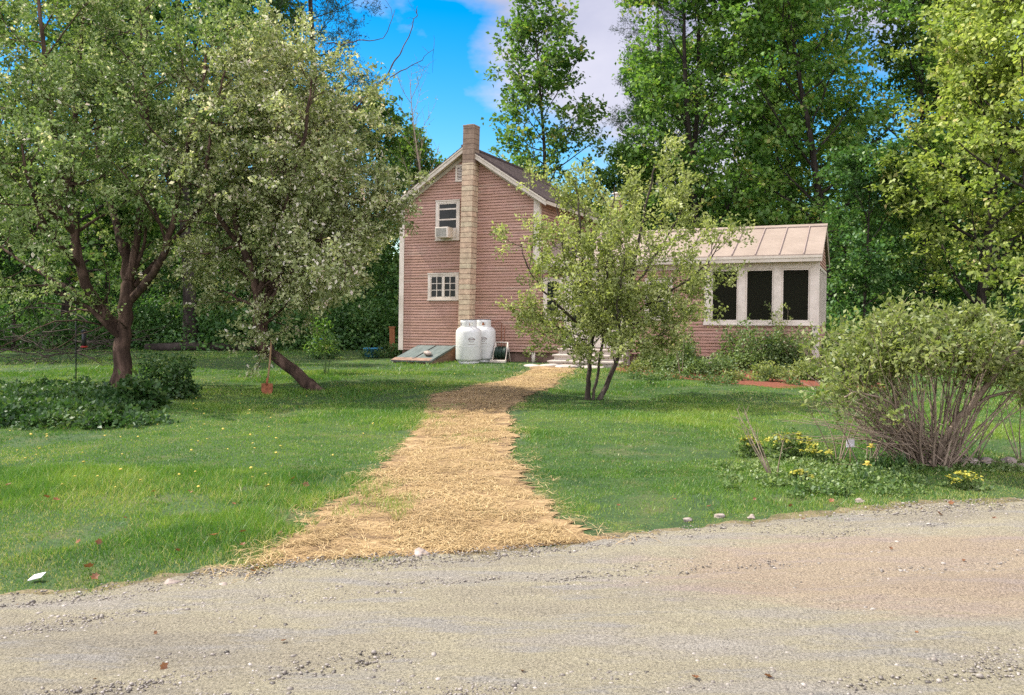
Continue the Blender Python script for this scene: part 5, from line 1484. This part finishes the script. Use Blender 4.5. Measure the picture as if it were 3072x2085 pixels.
# ------------------------------------------------------------------ light, sky, camera
SUN_DIR = Vector((-.90, .30, 0)).normalized(); EL = R(52)
sun_v = Vector((SUN_DIR.x * math.cos(EL), SUN_DIR.y * math.cos(EL), math.sin(EL)))
L = bpy.data.lights.new('sun', 'SUN'); L.energy = 5.0; L.angle = R(.53); L.color = (1, .95, .86)
lo = bpy.data.objects.new('sun', L); COL.objects.link(lo); lo.rotation_euler = sun_v.to_track_quat('Z', 'Y').to_euler()
w = bpy.data.worlds.new('World'); scene.world = w; w.use_nodes = True
nt = w.node_tree; nt.nodes.clear(); lk = nt.links.new
out = nt.nodes.new('ShaderNodeOutputWorld'); bg = nt.nodes.new('ShaderNodeBackground'); bg.inputs['Strength'].default_value = .115
sky = nt.nodes.new('ShaderNodeTexSky'); sky.sky_type = 'NISHITA'; sky.sun_disc = False; sky.sun_elevation = EL; sky.sun_rotation = math.atan2(SUN_DIR.x, SUN_DIR.y)
sky.air_density = 1.2; sky.dust_density = .3; sky.ozone_density = 2.0; sky.altitude = 200
tc = nt.nodes.new('ShaderNodeTexCoord'); sp3 = nt.nodes.new('ShaderNodeSeparateXYZ'); lk(tc.outputs['Generated'], sp3.inputs[0])
def mth(op, a, b=None, clamp=False):
    n = nt.nodes.new('ShaderNodeMath'); n.operation = op; n.use_clamp = clamp
    for i, v in enumerate((a, b)):
        if v is None: continue
        if isinstance(v, (int, float)): n.inputs[i].default_value = v
        else: lk(v, n.inputs[i])
    return n.outputs[0]
no = nt.nodes.new('ShaderNodeTexNoise'); no.inputs['Scale'].default_value = 3.2; no.inputs['Detail'].default_value = 8; no.inputs['Roughness'].default_value = .55
mp = nt.nodes.new('ShaderNodeMapping'); mp.inputs['Scale'].default_value = (1, 1, 1.9); mp.inputs['Location'].default_value = (.35, .1, .2); lk(tc.outputs['Generated'], mp.inputs[0]); lk(mp.outputs[0], no.inputs['Vector'])
yc = mth('MAXIMUM', sp3.outputs[1], .05)
ax = mth('MINIMUM', mth('DIVIDE', sp3.outputs[0], yc), .2); az_ = mth('MINIMUM', mth('DIVIDE', sp3.outputs[2], yc), .42)
front = mth('GREATER_THAN', sp3.outputs[1], .06)
bias = mth('ADD', mth('MULTIPLY', ax, 4.2), mth('MULTIPLY', mth('SUBTRACT', az_, .27), 7.0))
bias = mth('MULTIPLY', bias, front)
far_r = mth('MULTIPLY', mth('GREATER_THAN', mth('DIVIDE', sp3.outputs[0], yc), .30), mth('MULTIPLY', front, -.9))
behind = mth('MULTIPLY', mth('SUBTRACT', .05, sp3.outputs[1]), 2.2, True)  # unseen bright clouds added behind the camera, frontal fill for house and trees
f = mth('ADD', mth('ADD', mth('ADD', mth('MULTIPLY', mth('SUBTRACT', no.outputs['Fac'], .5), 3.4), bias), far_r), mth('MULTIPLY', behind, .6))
fac = mth('MULTIPLY', mth('MULTIPLY', mth('ADD', f, .22), 2.3, True), .92, True)
hs = nt.nodes.new('ShaderNodeHueSaturation'); hs.inputs['Saturation'].default_value = 1.65; hs.inputs['Value'].default_value = 1.0; lk(sky.outputs[0], hs.inputs['Color'])
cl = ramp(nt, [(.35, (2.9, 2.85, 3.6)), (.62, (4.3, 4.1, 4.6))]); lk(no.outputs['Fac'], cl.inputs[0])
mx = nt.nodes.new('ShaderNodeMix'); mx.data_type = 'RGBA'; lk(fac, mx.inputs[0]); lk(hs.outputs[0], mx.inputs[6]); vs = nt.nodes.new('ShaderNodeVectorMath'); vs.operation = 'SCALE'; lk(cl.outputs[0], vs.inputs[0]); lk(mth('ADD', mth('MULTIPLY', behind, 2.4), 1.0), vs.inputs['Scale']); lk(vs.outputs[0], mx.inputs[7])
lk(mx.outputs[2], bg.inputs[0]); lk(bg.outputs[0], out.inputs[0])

cam = bpy.data.cameras.new('camera'); co = bpy.data.objects.new('camera', cam); COL.objects.link(co)
co.location = (0, 0, EYE); co.rotation_euler = (R(90), 0, 0)
cam.sensor_width = 36; cam.sensor_fit = 'HORIZONTAL'; cam.lens = 36 * F / 3072; cam.shift_y = (HZ - 1042.5) / 3072
cam.clip_start = .05; cam.clip_end = 3000
scene.camera = co
scene.view_settings.view_transform = 'Standard'; scene.view_settings.look = 'None'; scene.view_settings.exposure = .85; scene.view_settings.gamma = 1
scene.render.engine = 'CYCLES'
c = scene.cycles; c.use_denoising = False; c.max_bounces = 7; c.diffuse_bounces = 4; c.glossy_bounces = 2; c.transmission_bounces = 4; c.transparent_max_bounces = 6
